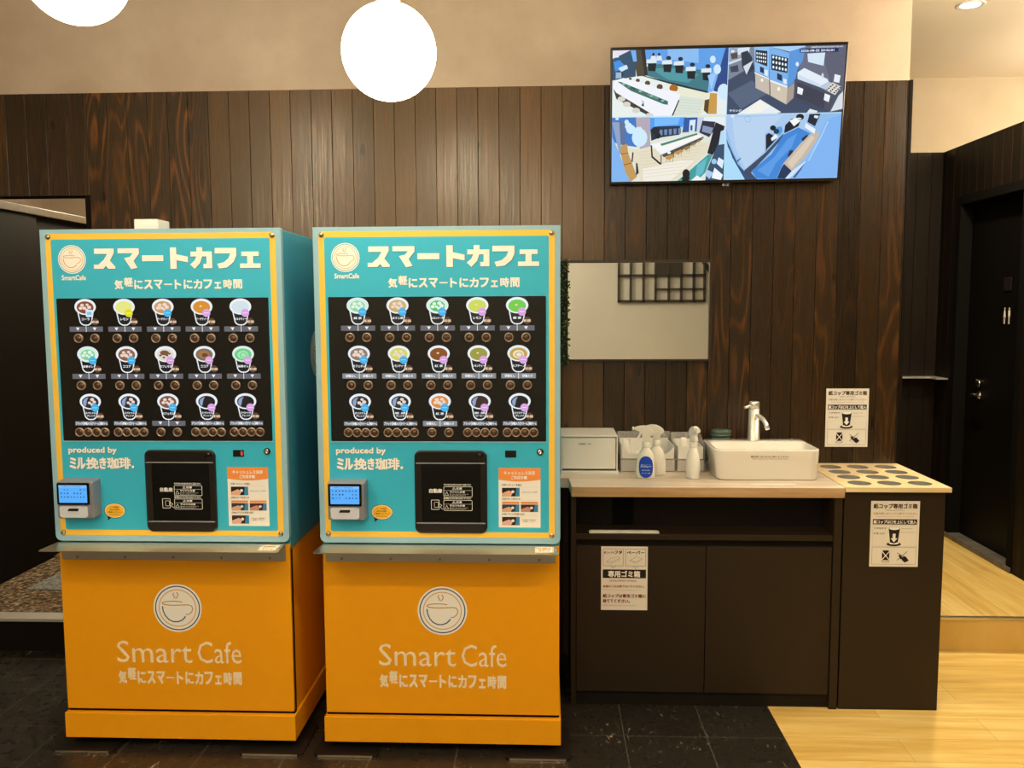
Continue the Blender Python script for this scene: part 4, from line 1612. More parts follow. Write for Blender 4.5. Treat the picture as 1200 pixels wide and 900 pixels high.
def cup_sign(name, label, loc, w=0.175, h=0.245):
    t = thing(name, label, 'sign', loc, group=None)
    bm = new()
    box(bm, 0, w, 0, 0.0012, 0, h)
    part('sheet', bm, 'paper', t)
    pr = Print(0.0002)
    Y = lambda v: h * (1 - v)
    X = lambda u: w * u
    pr.text('紙コップ専用ゴミ箱', X(.05), Y(.115), X(.95), Y(.038), B('#4a3526'), .035)
    pr.text('PAPER CUPS ONLY', X(.31), Y(.148), X(.69), Y(.130), B('#6a5848'), .0)
    pr.text('お飲み残しはシンクに捨ててください', X(.05), Y(.205), X(.95), Y(.172), B('#a5683a'), .01)
    pr.text('Please empty leftover drinks into the sink', X(.12), Y(.245), X(.88), Y(.226), B('#b08a60'), .0)
    pr.rect(X(.045), Y(.355), X(.955), Y(.275), INK)
    pr.up()
    pr.text('紙コップは口を上にして投入', X(.06), Y(.344), X(.94), Y(.288), B('#fbf2e0'), .025)
    pr.text('フタを外す', X(.07), Y(.428), X(.33), Y(.400), INK, .02)
    pr.text('口を上に', X(.07), Y(.505), X(.30), Y(.478), INK, .02)
    pr.text('Remove the lid', X(.64), Y(.425), X(.86), Y(.408), B('#8a7050'), .0)
    pr.text('Opening facing up', X(.62), Y(.482), X(.92), Y(.465), B('#8a7050'), .0)
    pr.frame(X(.045), Y(.69), X(.955), Y(.365), .0006, B('#b09878'))
    pr.frame(X(.045), Y(.965), X(.955), Y(.70), .0010, B('#8a7a64'))
    # cup above a hole, arrow pointing down
    pr.poly(ellipse(X(.49), Y(.655), w * .15, h * .032, 28), INK)
    pr.up()
    pr.poly(ellipse(X(.49), Y(.640), w * .105, h * .018, 24), B('#efdfc4'))
    pr.up()
    pr.poly([(X(.375), Y(.42)), (X(.605), Y(.42)), (X(.57), Y(.625)), (X(.49), Y(.645)), (X(.41), Y(.625))], INK)
    pr.poly(ellipse(X(.49), Y(.42), w * .115, h * .030, 24), INK)
    pr.up()
    pr.poly(ellipse(X(.49), Y(.415), w * .105, h * .024, 24), B('#efdfc4'))
    wht = B('#fbf2e0')
    pr.rect(X(.46), Y(.57), X(.52), Y(.495), wht)
    pr.poly([(X(.42), Y(.565)), (X(.56), Y(.565)), (X(.49), Y(.625))], wht)
    # crossed-out can and bottle
    cx = .33
    pr.rect(X(cx - .075), Y(.895), X(cx + .075), Y(.765), INK, 0.003)
    pr.poly([(X(cx - .06), Y(.75)), (X(cx + .06), Y(.75)), (X(cx + .075), Y(.775)), (X(cx - .075), Y(.775))], INK)
    pr.ring(ellipse(X(cx), Y(.915), w * .085, h * .018, 20), ellipse(X(cx), Y(.915), w * .075, h * .013, 20), INK)
    pr.up()
    pr.line([(X(cx - .07), Y(.77)), (X(cx + .07), Y(.89))], .003, wht)
    pr.line([(X(cx + .07), Y(.77)), (X(cx - .07), Y(.89))], .003, wht)
    cx = .68
    pr.poly([(X(cx - .03), Y(.86)), (X(cx + .05), Y(.835)), (X(cx + .13), Y(.90)), (X(cx + .05), Y(.935)), (X(cx - .01), Y(.90))], INK)
    pr.poly([(X(cx - .09), Y(.83)), (X(cx - .055), Y(.815)), (X(cx + .0), Y(.86)), (X(cx - .035), Y(.885))], INK)
    pr.line([(X(cx - .11), Y(.785)), (X(cx + .07), Y(.87))], .0018, INK)
    pr.line([(X(cx + .09), Y(.765)), (X(cx - .11), Y(.90))], .0018, INK)
    pr.build('sign_print', 'print_matt', t, y=0.0)
    return t


p = aty(966.5, 523.5, YW)
cup_sign('paper_sign', 'white paper cup sign stuck on the dark boards above the holed bin top', (p.x, YW - 0.0014, p.z))
p = aty(1018.3, 663.7, YF)
cup_sign('paper_sign', 'white paper cup sign stuck on the front of the black bin unit', (p.x, YF - 0.0014, p.z))
p = aty(704.2, 714.7, YF)
w, h = 0.1725, 0.243
t = thing('paper_sign', 'white paper sign for lids and paper towels on the cabinet door', 'sign', (p.x, YF + 0.0005, p.z))
bm = new()
box(bm, 0, w, 0, 0.0012, 0, h)
part('sheet', bm, 'paper', t)
pr = Print(0.0002)
Y = lambda v: h * (1 - v)
X = lambda u: w * u
ol = B('#8f7448')
for u0, u1, ut in ((.04, .48, .26), (.52, .96, .74)):
    pr.frame(X(u0), Y(.305), X(u1), Y(.035), .0014, ol, .003)
    pr.line([(X(ut - .05), Y(.305)), (X(ut), Y(.345)), (X(ut + .05), Y(.305))], .0014, ol)
pr.text('紙コップの', X(.06), Y(.112), X(.28), Y(.078), INK, .02)
pr.text('フタ', X(.29), Y(.118), X(.45), Y(.062), INK, .035)
pr.text('ペーパー', X(.55), Y(.118), X(.93), Y(.068), INK, .035)
pr.line([(X(.12), Y(.235)), (X(.20), Y(.19)), (X(.36), Y(.155)), (X(.40), Y(.185)), (X(.38), Y(.215)), (X(.22), Y(.262)), (X(.12), Y(.26)), (X(.12), Y(.235)), (X(.22), Y(.24)), (X(.40), Y(.185))], .0009, ol)
pr.line([(X(.62), Y(.22)), (X(.76), Y(.155)), (X(.88), Y(.185)), (X(.86), Y(.21)), (X(.74), Y(.262)), (X(.62), Y(.225)), (X(.62), Y(.21)), (X(.74), Y(.245)), (X(.88), Y(.185))], .0009, ol)
pr.rect(X(.035), Y(.495), X(.965), Y(.36), INK)
pr.up()
pr.text('専用ゴミ箱', X(.15), Y(.482), X(.84), Y(.378), B('#fbf2e0'), .03)
pr.text('LIDS & PAPER TOWELS', X(.18), Y(.55), X(.76), Y(.525), B('#6a4a34'), .01)
red = B('#9a4a2c')
pr.text('私物のごみは捨てないでください。', X(.04), Y(.645), X(.94), Y(.605), red, .03)
pr.text('Please do not throw away personal trash here.', X(.05), Y(.69), X(.88), Y(.67), B('#b08a60'), .0)
pr.text('紙コップは専用ゴミ箱に', X(.04), Y(.805), X(.965), Y(.745), B('#7a2f1e'), .035)
pr.text('捨ててください。', X(.04), Y(.885), X(.62), Y(.825), B('#7a2f1e'), .035)
pr.text('Please dispose of paper cups in the bin.', X(.05), Y(.94), X(.76), Y(.915), B('#b08a60'), .0)
pr.build('sign_print', 'print_matt', t, y=0.0)


# ------------------------------------------------------------------ basin and faucet
def rr_ring(x0, y0, x1, y1, r, z, n=6):
    return [(x, y, z) for x, y in rrect(x0, y0, x1, y1, r, n)]


bx0, bx1, by0, by1 = 0.632, 1.030, 3.182, 3.456
zb = aty(850, 527, by0).z
bs = thing('wash_basin', 'white rectangular ceramic wash basin standing on the oak worktop', 'basin', ((bx0 + bx1) / 2, by0, ZT))
ox, oy = (bx0 + bx1) / 2, by0
lx, ly, lz = (bx1 - bx0) / 2, by1 - by0, zb - ZT
bm = new()
dk = 0.085
loft(bm, [rr_ring(-lx + .020, .012, lx - .008, ly - .01, .03, 0.0008), rr_ring(-lx + .012, .006, lx - .004, ly - .004, .034, 0.006),
          rr_ring(-lx + .002, .001, lx - .0, ly, .036, lz - .01), rr_ring(-lx, 0, lx, ly, .036, lz - .003), rr_ring(-lx + .003, .003, lx - .003, ly - .003, .034, lz),
          rr_ring(-lx + .010, .010, lx - .010, ly - dk, .030, lz), rr_ring(-lx + .014, .014, lx - .014, ly - dk - .004, .028, lz - .005),
          rr_ring(-lx + .03, .03, lx - .03, ly - dk - .02, .03, .035), rr_ring(-lx + .06, .06, lx - .06, ly - dk - .05, .03, .022)], True, True)
part('bowl', bm, 'ceramic', bs)
pr = Print()
a = aty(880, 534, by0); b = aty(925, 540, by0)
pr.text('飲み残しはこちらに流してください', a.x - ox, a.z - ZT - .0075, b.x - ox, a.z - ZT, B('#6a5540'), .02)
pr.text('Please pour your leftover drinks here', a.x - ox + .006, a.z - ZT - .016, b.x - ox - .004, a.z - ZT - .010, B('#8a7258'), .0)
pr.build('basin_lettering', 'print', bs, y=0.0012)
bm = new()
lathe(bm, [(0.022, .0222), (0.020, .025), (0.001, .026)], (0, 0.10, 0), 20, caps=(False, False))
part('drain', bm, 'chrome', bs)
fp = atz(883, 516.5, zb)
fc = thing('faucet', 'chrome single-lever faucet rising from the back of the white basin', 'faucet', (fp.x, fp.y, zb))
fh = aty(883, 470.5, fp.y).z - zb
bm = new()
lathe(bm, [(0.0245, 0.0002), (0.0245, 0.006), (0.0235, 0.007), (0.0205, fh * .82)], seg=28)
part('column', bm, 'satin', fc)
bm = new()
lathe(bm, [(0.0205, fh * .825), (0.0205, fh - .003), (0.0185, fh)], seg=28)
cp = part('cap', bm, 'satin', fc)
bm = new()
tube(bm, [(-.014, -.004, fh * .90), (-.028, -.012, fh * .875), (-.042, -.018, fh * .855)], [.0055, .0058, .005])
part('lever', bm, 'satin', cp)
bm = new()
tube(bm, [(.004, -.012, fh * .66), (.012, -.035, fh * .655), (.020, -.065, fh * .60), (.026, -.088, fh * .50), (.030, -.098, fh * .38)], [.0085, .0088, .0090, .0090, .0088], 14)
part('spout', bm, 'satin', fc)

# white label strip on the worktop
a, b = atz(880, 568, ZT), atz(930.5, 566.5, ZT)
bm = new()
box(bm, a.x, b.x, a.y - .002, a.y + .014, ZT + .0002, ZT + .0012)
tag(part('label_strip', bm, 'paper'), 'narrow white label strip stuck on the worktop before the basin', 'label')

# green glass jar behind the basin
j = thing('glass_jar', 'teal glass jar with ridged lid behind the white basin', 'jar', (aty(845, 505, 3.507).x, 3.507, ZT))
zj = aty(845, 502.5, 3.507).z - ZT
bm = new()
lathe(bm, [(.038, 0.001), (.040, .01), (.040, zj - .035), (.036, zj - .03)], seg=28)
part('body', bm, 'glass_green', j)
bm = new()
lathe(bm, [(.037, zj - .03), (.0435, zj - .028), (.0435, zj - .020), (.040, zj - .018), (.043, zj - .015), (.043, zj - .006), (.034, zj - .001), (.010, zj), (.0005, zj)], seg=32)
part('lid', bm, mat('teal_glass_lid', (0.07, 0.12, 0.10), 0.15), j)

# white drawer box
wx0, wx1 = 0.053, aty(723.9, 530, 3.314).x
wy0 = 3.314
zw = aty(700, 510.7, wy0).z
wb = thing('drawer_box', 'white drawer box on the worktop, tucked beside the vending machine', 'box', (wx0, wy0, ZT))
w_, d_, h_ = wx1 - wx0, 3.54 - wy0, zw - ZT
bm = new()
box(bm, 0, w_ + .004, -.004, d_, 0, .010, .001)
part('base', bm, 'white', wb)
bm = new()
box(bm, 0, w_, 0.002, d_, h_ - .006, h_, .0015)
box(bm, w_ - .005, w_, .002, d_, .010, h_ - .006)
box(bm, 0, .005, .002, d_, .010, h_ - .006)
box(bm, .005, w_ - .005, d_ - .005, d_, .010, h_ - .006)
part('case', bm, 'white', wb)
bm = new()
box(bm, .006, w_ - .008, .004, .012, .018, h_ - .009, .001)
dr = part('drawer', bm, 'white', wb)
bm = new()
a = aty(678, 520, wy0).x - wx0
box(bm, a - .003, a + .055, .0034, .0042, h_ - .042, h_ - .022)
lb = part('drawer_label', bm, 'paper', dr)
pr = Print()
pr.text('お手拭き・フタ', a + .002, h_ - .037, a + .048, h_ - .029, B('#5a4a38'), .02)
pr.build('label_lettering', 'print_matt', lb, y=.0034)


# ------------------------------------------------------------------ spray bottles
def spray(loc, rot, label, with_label, sc=1.0, group=None):
    t = thing('spray_bottle', label, 'spray bottle', loc, rot, group)
    t.scale = (sc, sc, sc)

    def ring(rx, ry, z, cx=0.0, n=24):
        return [(cx + rx * math.cos(2 * math.pi * i / n), ry * math.sin(2 * math.pi * i / n), z) for i in range(n)]
    bm = new()
    loft(bm, [ring(.034, .022, .0005), ring(.0375, .025, .004), ring(.038, .0255, .03), ring(.037, .025, .060), ring(.033, .0235, .085), ring(.025, .019, .102), ring(.017, .0155, .112), ring(.0135, .0135, .120)])
    part('bottle', bm, 'white', t)
    bm = new()
    lathe(bm, [(.0150, .118), (.0155, .120), (.0155, .138), (.0125, .141)], seg=24)
    part('collar', bm, 'white', t)
    bm = new()
    prof = [(-.046, .196), (-.044, .184), (-.020, .182), (-.013, .170), (-.012, .140), (.012, .140), (.014, .165), (.030, .172), (.028, .182), (.018, .192), (.0, .201), (-.02, .203)]
    prism(bm, prof, -.0105, .0105)
    bmesh.ops.bevel(bm, geom=bm.edges[:], offset=.003, segments=2, affect='EDGES')
    hd = part('spray_head', bm, 'white', t)
    bm = new()
    prism(bm, [(-.024, .184), (-.018, .182), (-.020, .168), (-.030, .150), (-.036, .148), (-.034, .156), (-.027, .168)], -.006, .006)
    part('trigger', bm, 'white', t)
    bm = new()
    lathe(bm, [(.008, 0), (.008, .008)], (-.054, 0, .190), 14, axis='x')
    part('nozzle', bm, 'white', t)
    if with_label:
        def wrap(u, v, d):
            rx, ry = .0385 + d, .0262 + d
            th = -math.pi / 2 + u / .034
            z = .046 + v
            k = 1.0 if z < .06 else 1.0 - (z - .06) * 2.2
            return (rx * math.cos(th) * k, ry * math.sin(th) * k, z)
        pr = Print()
        n = 40
        # fine strips so the label follows the curved side
        for q in range(n):
            a0 = -.026 + .052 * q / n
            a1 = -.026 + .052 * (q + 1) / n
            h0 = .042 * math.sqrt(max(0, 1 - (a0 / .026) ** 2)) ** .8
            h1 = .042 * math.sqrt(max(0, 1 - (a1 / .026) ** 2)) ** .8
            for k in range(6):
                pr.poly([(a0, h0 * (k - 3) / 3), (a1, h1 * (k - 3) / 3), (a1, h1 * (k - 2) / 3), (a0, h0 * (k - 2) / 3)], B('#1c4fb4', 1.5))
        pr.up().up()
        wt = B('#e6e6f0')
        pr.text('除菌 アルコール', -.016, .007, .016, .011, wt, .02)
        pr.text('スプレー', -.019, -.001, .019, .006, wt, .05)
        pr.text('ALCOHOL', -.014, -.014, .014, -.010, wt, .02)
        pr.text('キッチン用', -.014, -.026, .014, -.021, wt, .02)
        pr.build('label', 'print', t, wrap, label='blue oval label with white lettering')
    return t


p = atz(757.5, 561, ZT)
spray((p.x, p.y + .02, ZT), -0.12, 'white spray bottle with blue oval label at the front of the worktop', True)
p = atz(770, 558, ZT)
spray((p.x, p.y + .03, ZT), -0.25, 'plain white spray bottle half hidden behind the blue-labelled one', False, .98)
p = atz(813, 561.3, ZT)
spray((p.x, p.y + .02, ZT), math.radians(100), 'plain white spray bottle turned end-on beside the basin', False)


# ------------------------------------------------------------------ clear organisers
def organiser(x0, x1, y0, y1, h, label, waves):
    t = thing('acrylic_organiser', label, 'organiser', (x0, y0, ZT))
    w, d = x1 - x0, y1 - y0
    th = .003
    # shell: two sides, back, mid shelf, floor
    bm = new()
    side = [(0, 0), (d, 0), (d, h), (d * .55, h), (0, h * .78)]
    for xs in (0, w - th):
        a = [bm.verts.new((xs, y, z)) for y, z in side]
        b = [bm.verts.new((xs + th, y, z)) for y, z in side]
        bm.faces.new(a); bm.faces.new(list(reversed(b)))
        for i in range(5):
            k = (i + 1) % 5
            bm.faces.new((a[i], b[i], b[k], a[k]))
    box(bm, th, w - th, d - th, d, 0.001, h)
    box(bm, th, w - th, 0, d - th, 0.001, th)
    box(bm, th, w - th, 0, d - th, h * .36, h * .36 + th)
    part('shell', bm, 'acrylic', t)
    bm = new()
    box(bm, th + .001, w - th - .001, .002, .005, th + .001, h * .35)
    box(bm, th + .001, w - th - .001, .005, d - th - .002, th + .001, th + .004)
    box(bm, th + .001, th + .004, .005, d - th - .002, th + .004, h * .33)
    box(bm, w - th - .004, w - th - .001, .005, d - th - .002, th + .004, h * .33)
    part('lower_drawer', bm, 'frosted', t)
    # white inner box whose front dips in curves
    bm = new()
    zb_, zt_ = h * .36 + th + .0005, h * .74
    n = 40
    top = []
    for i in range(n + 1):
        u = i / n
        q = abs(math.sin(math.pi * waves * u)) if waves else 1.0
        top.append((.006 + (w - .012) * u, zt_ - .030 * min(1.0, q * 1.35) * (1 if waves else 0)))
    poly = [(.006, zb_), (w - .006, zb_)] + list(reversed(top))
    prism(bm, poly, .004, .007)
    box(bm, .006, .009, .007, d - .008, zb_, zt_)
    box(bm, w - .009, w - .006, .007, d - .008, zb_, zt_)
    box(bm, .009, w - .009, d - .011, d - .008, zb_, zt_ + .01)
    box(bm, .009, w - .009, .007, d - .011, zb_, zb_ + .004)
    part('inner_box', bm, 'white', t)
    return t, zb_ + ZT


oy0 = 3.345
xa, xb, xc = aty(727, 540, oy0).x, aty(792.5, 540, oy0).x, aty(827, 540, oy0).x
hh = aty(780, 506, oy0 + .15).z - ZT
o1, zi = organiser(xa, xb - .002, oy0, oy0 + .17, hh, 'clear acrylic organiser with wavy white tray beside the drawer box', 2)
o2, zi = organiser(xb + .002, xc - .004, oy0, oy0 + .17, hh * .98, 'narrow clear acrylic organiser with straight white tray beside the basin', 0)


def packets(x, y, z, label, n, sd):
    """soft wrapped packets bundled upright"""
    t = thing('packet_bundle', label, 'packets', (x, y, z))
    r = random.Random(sd)
    for i in range(n):
        bm = new()
        w, h = .024 + .006 * r.random(), .062 + .012 * r.random()
        rings = []
        lean = (r.random() - .5) * .012
        for k in range(6):
            q = k / 5
            e = .004 + .006 * math.sin(math.pi * min(1, q * .9 + .08))
            rings.append([(lean * q + w * .5 * math.cos(2 * math.pi * a / 12) * (1 - .25 * q * q), e * math.sin(2 * math.pi * a / 12), .0005 + h * q) for a in range(12)])
        loft(bm, rings)
        p = part('packet', bm, 'paper', t)
        p.location = ((i - n / 2) * .012, (r.random() - .5) * .01 + i * .014, 0)
    return t


p = aty(737, 512, oy0 + .06)
packets(p.x, oy0 + .04, zi + .004, 'white paper packets poking up from the wavy organiser tray', 3, 3)
p = aty(803, 510, oy0 + .06)
packets(p.x, oy0 + .05, zi + .004, 'white paper packets in the narrow organiser by the basin', 2, 5)

# ================================================================== ON THE WALL
# mirror
mx0, mx1, mz0, mz1 = -0.02, aty(832, 363, YW).x, aty(750, 421.8, YW).z, aty(750, 306, YW).z
mr = thing('wall_mirror', 'rectangular wall mirror with thin dark frame above the wash counter', 'mirror', (mx0, YW, mz0))
w_, h_ = mx1 - mx0, mz1 - mz0
bm = new()
box(bm, 0.004, w_ - .004, -.012, -.002, .004, h_ - .004)
part('glass', bm, 'mirror', mr)
bm = new()
e = .007
box(bm, -.003, w_ + .003, -.022, 0, h_ - e, h_ + .004, .001)
box(bm, -.003, w_ + .003, -.022, 0, -.004, e - .003, .001)
box(bm, -.003, e, -.022, 0, e - .003, h_ - e)
box(bm, w_ - e, w_ + .003, -.022, 0, e - .003, h_ - e)
part('frame', bm, mat('dark_frame', (.03, .022, .016), .35), mr)

# artificial hedge panel
fx0, fx1, fz0, fz1 = -0.30, 0.085, 1.262, 1.692
hg = thing('hedge_panel', 'artificial green hedge panel on the wall covering the mirror edge', 'artificial plant', (fx0, YW - .026, fz0))
w_, h_ = fx1 - fx0, fz1 - fz0
bm = new()
box(bm, 0, w_, -.018, 0, 0, h_, .003)
part('backing', bm, 'leaf_back', hg)
bm = new()
r = random.Random(11)
lm = mat('hedge_leaves', (0.03, 0.07, 0.012), 0.55)
k = NT(lm)
oi = k.n('ShaderNodeTexNoise', i_Scale=60.0)
k.l(k.coords(), oi.inputs['Vector'])
k.l(k.ramp(oi.outputs[0], [(.35, (.016, .035, .010)), (.55, (.06, .12, .03)), (.68, (.26, .32, .13))]), k.p.inputs['Base Color'])
for i in range(2600):
    x = r.uniform(-.008, w_ + .008)
    z = r.uniform(-.006, h_ + .008)
    y = -.020 - r.random() * .028
    if x > w_ - .01:
        y = r.uniform(-.045, -.004)
    a, b_, c_ = r.uniform(0, 6.28), r.uniform(-1.0, 1.0), r.uniform(-.9, .9)
    L_ = r.uniform(.008, .014)
    mtx = Matrix.Translation((x, y, z)) @ Matrix.Rotation(c_, 4, 'Z') @ Matrix.Rotation(b_, 4, 'X') @ Matrix.Rotation(a, 4, 'Y')
    pts = [(-L_ / 2, 0, 0), (-L_ * .1, -.001, L_ * .28), (L_ / 2, .0005, 0), (-L_ * .1, -.001, -L_ * .28)]
    bm.faces.new([bm.verts.new(mtx @ Vector(q)) for q in pts])
me_o = part('leaves', bm, lm, hg)

# ------------------------------------------------------------------ television
tvb = (aty(714, 216, 3.515), aty(983, 212, 3.515))
tvt = (aty(716, 56, 3.435), aty(995, 48, 3.435))
TO = (tvb[0] + tvt[0]) / 2
TX = ((tvb[1] - tvb[0]).normalized() + (tvt[1] - tvt[0]).normalized()).normalized()
TZ = ((tvt[0] - tvb[0]).normalized() + (tvt[1] - tvb[1]).normalized()).normalized()
TN = TX.cross(TZ).normalized()      # towards the viewer is -Y
if TN.y > 0:
    TN = -TN
TZ = TZ - TX * TZ.dot(TX); TZ.normalize()
TW = ((tvb[1] - tvb[0]).length + (tvt[1] - tvt[0]).length) / 2
TH = ((tvt[0] - tvb[0]).length + (tvt[1] - tvb[1]).length) / 2
TC = (tvb[0] + tvb[1] + tvt[0] + tvt[1]) / 4
tv = thing('television', 'wall television tilted down showing four security camera pictures', 'television', TC)
rm = Matrix((TX, -TN, TZ)).transposed()
tv.rotation_euler = rm.to_euler()


def tvl(px, py):
    d = ray(px, py)
    o = Vector((0, 0, CAM_H))
    t = (TC - o).dot(TN) / d.dot(TN)
    q = o + d * t - TC
    return q.dot(TX), q.dot(TZ)


bm = new()
box(bm, -TW / 2, TW / 2, 0, .028, -TH / 2, TH / 2, .003)
box(bm, -TW * .32, TW * .32, .028, .055, -TH * .42, TH * .20, .006)
part('housing', bm, 'black_plastic', tv)
bm = new()
box(bm, -.12, .12, .055, .066, -.10, .06)
box(bm, -.03, .03, .055, .075, -.14, -.06)
part('bracket', bm, 'soft_black', tv)
pr = Print(.0001)
SC = [tvl(718.6, 59.4), tvl(992.4, 52.4), tvl(980.3, 209.2), tvl(716, 212.5)]
sx0 = (SC[0][0] + SC[3][0]) / 2; sx1 = (SC[1][0] + SC[2][0]) / 2
sz1 = (SC[0][1] + SC[1][1]) / 2; sz0 = (SC[2][1] + SC[3][1]) / 2
smx = (sx0 + sx1) / 2; smz = (sz0 + sz1) / 2
pr.rect(sx0, sz0, sx1, sz1, lin('#bfe6ff'))
pr.up()


def quad(crop, k, x0, x1, z0, z1):
    """drawing helper for one camera picture: coordinates of a zoomed view, clipped to the cell"""
    def T(a, b):
        u, v = tvl(crop[0] + a / k, crop[1] + b / k)
        return min(max(u, x0), x1), min(max(v, z0), z1)

    def P(col, *pts):
        pr.poly([T(*q) for q in pts], lin(col))
        pr.up()

    def E(col, a, b, ra, rb, n=14):
        pr.poly([T(a + ra * math.cos(2 * math.pi * i / n), b + rb * math.sin(2 * math.pi * i / n)) for i in range(n)], lin(col))
        pr.up()
    return T, P, E


g = .0016
L_base = pr.layer
# --- top left: long table, chairs, cafe tables on a green floor
x0, x1, z0, z1 = sx0, smx - g, smz + g, sz1
pr.rect(x0, z0, x1, z1, lin('#e6efec')); pr.up()
T, P, E = quad((710, 45), 8.276, x0, x1, z0, z1)
P('#5f9fe8', (370, 60), (1200, 60), (1200, 360), (980, 330), (390, 250))
P('#89bdf2', (600, 60), (900, 60), (900, 240), (600, 200))
P('#3f7a86', (400, 270), (560, 240), (1000, 320), (1000, 530), (700, 450), (390, 360))
P('#4f98a4', (430, 290), (700, 290), (900, 350), (800, 430), (600, 400))
P('#2e4f6a', (60, 200), (240, 110), (290, 110), (290, 370), (60, 410))
P('#e8e0f0', (75, 120), (230, 90), (240, 110), (80, 190))
P('#3d8ee2', (75, 230), (130, 210), (220, 300), (90, 320))
P('#cfe6fa', (120, 290), (200, 255), (215, 290), (150, 325))
E('#23314a', 125, 350, 45, 35)
P('#9ab8d6', (95, 330), (150, 330), (150, 385), (95, 390))
P('#4a463c', (265, 110), (375, 95), (405, 360), (300, 370))
P('#2a2a2c', (340, 110), (380, 100), (405, 355), (375, 358))
P('#6fb0f8', (240, 115), (290, 115), (300, 225), (265, 225))
for a, b in ((450, 215), (600, 225), (715, 235), (830, 290), (980, 305)):
    P('#16202c', (a - 45, b + 25), (a + 40, b + 25), (a + 30, b + 105), (a - 40, b + 100))
    E('#20283a', a + 8, b - 35, 24, 20)
    P('#dceaf0', (a - 55, b - 10), (a + 40, b - 15), (a + 42, b + 25), (a - 58, b + 28))
for a in (460, 515):
    E('#1a2230', a, 155, 12, 14)
    P('#dfe6ee', (a - 22, 170), (a + 22, 170), (a + 30, 215), (a - 30, 215))
P('#20323c', (350, 365), (370, 362), (990, 515), (980, 530), (700, 465))
P('#e9ead2', (560, 430), (1000, 535), (985, 600), (930, 740), (640, 750), (720, 560))
P('#d8e2d8', (720, 560), (960, 590), (900, 740), (650, 750))
for i in range(6):
    P('#c2cdb4', (700 - i * 8, 590 + i * 27), (950 - i * 6, 610 + i * 27), (948 - i * 6, 613 + i * 27), (699 - i * 8, 593 + i * 27))
P('#7fb2f0', (1010, 330), (1100, 300), (1150, 300), (1030, 520), (985, 520))
P('#9cc8ff', (985, 360), (1070, 330), (1020, 500))
P('#2a4a8c', (1160, 90), (1200, 90), (1200, 520), (1075, 520), (1040, 510))
for a, b, r1, r2 in ((1035, 205, 28, 36), (1078, 300, 36, 48), (1140, 520, 60, 80)):
    E('#cfe9ff', a, b, r1, r2)
P('#f1f3fb', (90, 410), (170, 385), (720, 545), (700, 600), (640, 755), (470, 750), (230, 640), (70, 490))
P('#3f7068', (110, 420), (150, 425), (600, 610), (600, 645), (560, 640), (240, 510))
for i in range(16):
    E(rnd.choice(['#2c5a50', '#5a9a88', '#3e7868', '#8cc2b0']), 170 + i * 27, 445 + i * 11.5, 16, 11, 8)
for a, b, s_ in ((235, 395, 14), (308, 410, 20), (402, 435, 26), (520, 472, 30), (655, 485, 42)):
    E('#5a4636' if a < 600 else '#a86a20', a, b, s_, s_ * .9)
    P('#f1f3fb', (a - s_ * 1.2, b + s_ * .4), (a + s_, b + s_ * .85), (a + s_, b + s_ * 1.3), (a - s_ * 1.3, b + s_ * 1.2))
P('#2d343c', (340, 595), (362, 610), (368, 660), (345, 655))
E('#e6f4f8', 345, 622, 12, 22)
P('#36393a', (70, 490), (100, 530), (460, 745), (420, 755), (100, 590))
for a, b in ((150, 590), (200, 640), (290, 700), (420, 750)):
    E('#d8d4cc', a, b, 38, 26)
P('#222a2c', (700, 600), (712, 600), (650, 755), (635, 755))
P('#c99a4e', (1005, 530), (1075, 535), (1070, 735), (985, 735))
P('#5a4420', (955, 600), (1000, 590), (985, 735), (945, 700))
P('#dfeaff', (1090, 490), (1094, 490), (1094, 495), (1075, 700), (1070, 700))
lmax = pr.layer
# --- top right: the two vending machines and the counter
pr.layer = L_base
x0, x1, z0, z1 = smx + g, sx1, smz + g, sz1
pr.rect(x0, z0, x1, z1, lin('#4c5468')); pr.up()
T, P, E = quad((845, 45), 7.742, x0, x1, z0, z1)
P('#6a6f84', (760, 60), (1150, 40), (1110, 480), (950, 440), (700, 300), (740, 180))
P('#5d6074', (900, 90), (1150, 50), (1110, 470), (1000, 420))
P('#3f4c66', (60, 380), (320, 250), (700, 500), (980, 640), (960, 690), (60, 690))
P('#56657f', (60, 500), (280, 380), (420, 500), (180, 640))
P('#7c8698', (60, 80), (300, 70), (300, 240), (60, 380))
P('#cfdcea', (60, 215), (190, 175), (200, 190), (60, 240))
P('#93a7c0', (60, 80), (250, 70), (240, 150), (60, 210))
P('#d7e3f0', (150, 90), (260, 80), (255, 130), (150, 150))
P('#2f3a4c', (180, 130), (240, 110), (280, 170), (300, 280), (230, 330), (190, 260))
P('#39465a', (80, 260), (150, 240), (160, 300), (90, 310))
P('#d4dee8', (200, 255), (250, 225), (290, 200), (230, 330))
P('#5c4a44', (85, 140), (150, 125), (150, 180), (95, 190))
P('#8fc0f2', (300, 70), (440, 65), (435, 360), (305, 300))
P('#7ab2ec', (440, 70), (620, 130), (600, 440), (440, 370))
P('#5a97dc', (620, 110), (770, 70), (740, 200), (690, 290), (670, 395), (600, 445))
P('#a8d0f6', (440, 70), (760, 60), (765, 75), (620, 120))
P('#c7bcae', (308, 310), (435, 368), (438, 515), (312, 450))
P('#d0c4b2', (443, 375), (600, 450), (590, 600), (447, 520))
P('#a89c92', (600, 450), (668, 400), (655, 540), (590, 600))
P('#1e2c40', (312, 105), (418, 115), (418, 255), (312, 215))
P('#1e2c40', (455, 145), (608, 180), (600, 315), (455, 285))
for r_ in range(3):
    for c_ in range(5):
        E('#e8f4ff', 325 + c_ * 19, 135 + r_ * 34 + c_ * 3, 6, 11, 8)
        E('#e8f4ff', 472 + c_ * 28, 170 + r_ * 46 + c_ * 6, 9, 14, 8)
P('#24354c', (350, 255), (385, 270), (385, 322), (350, 305))
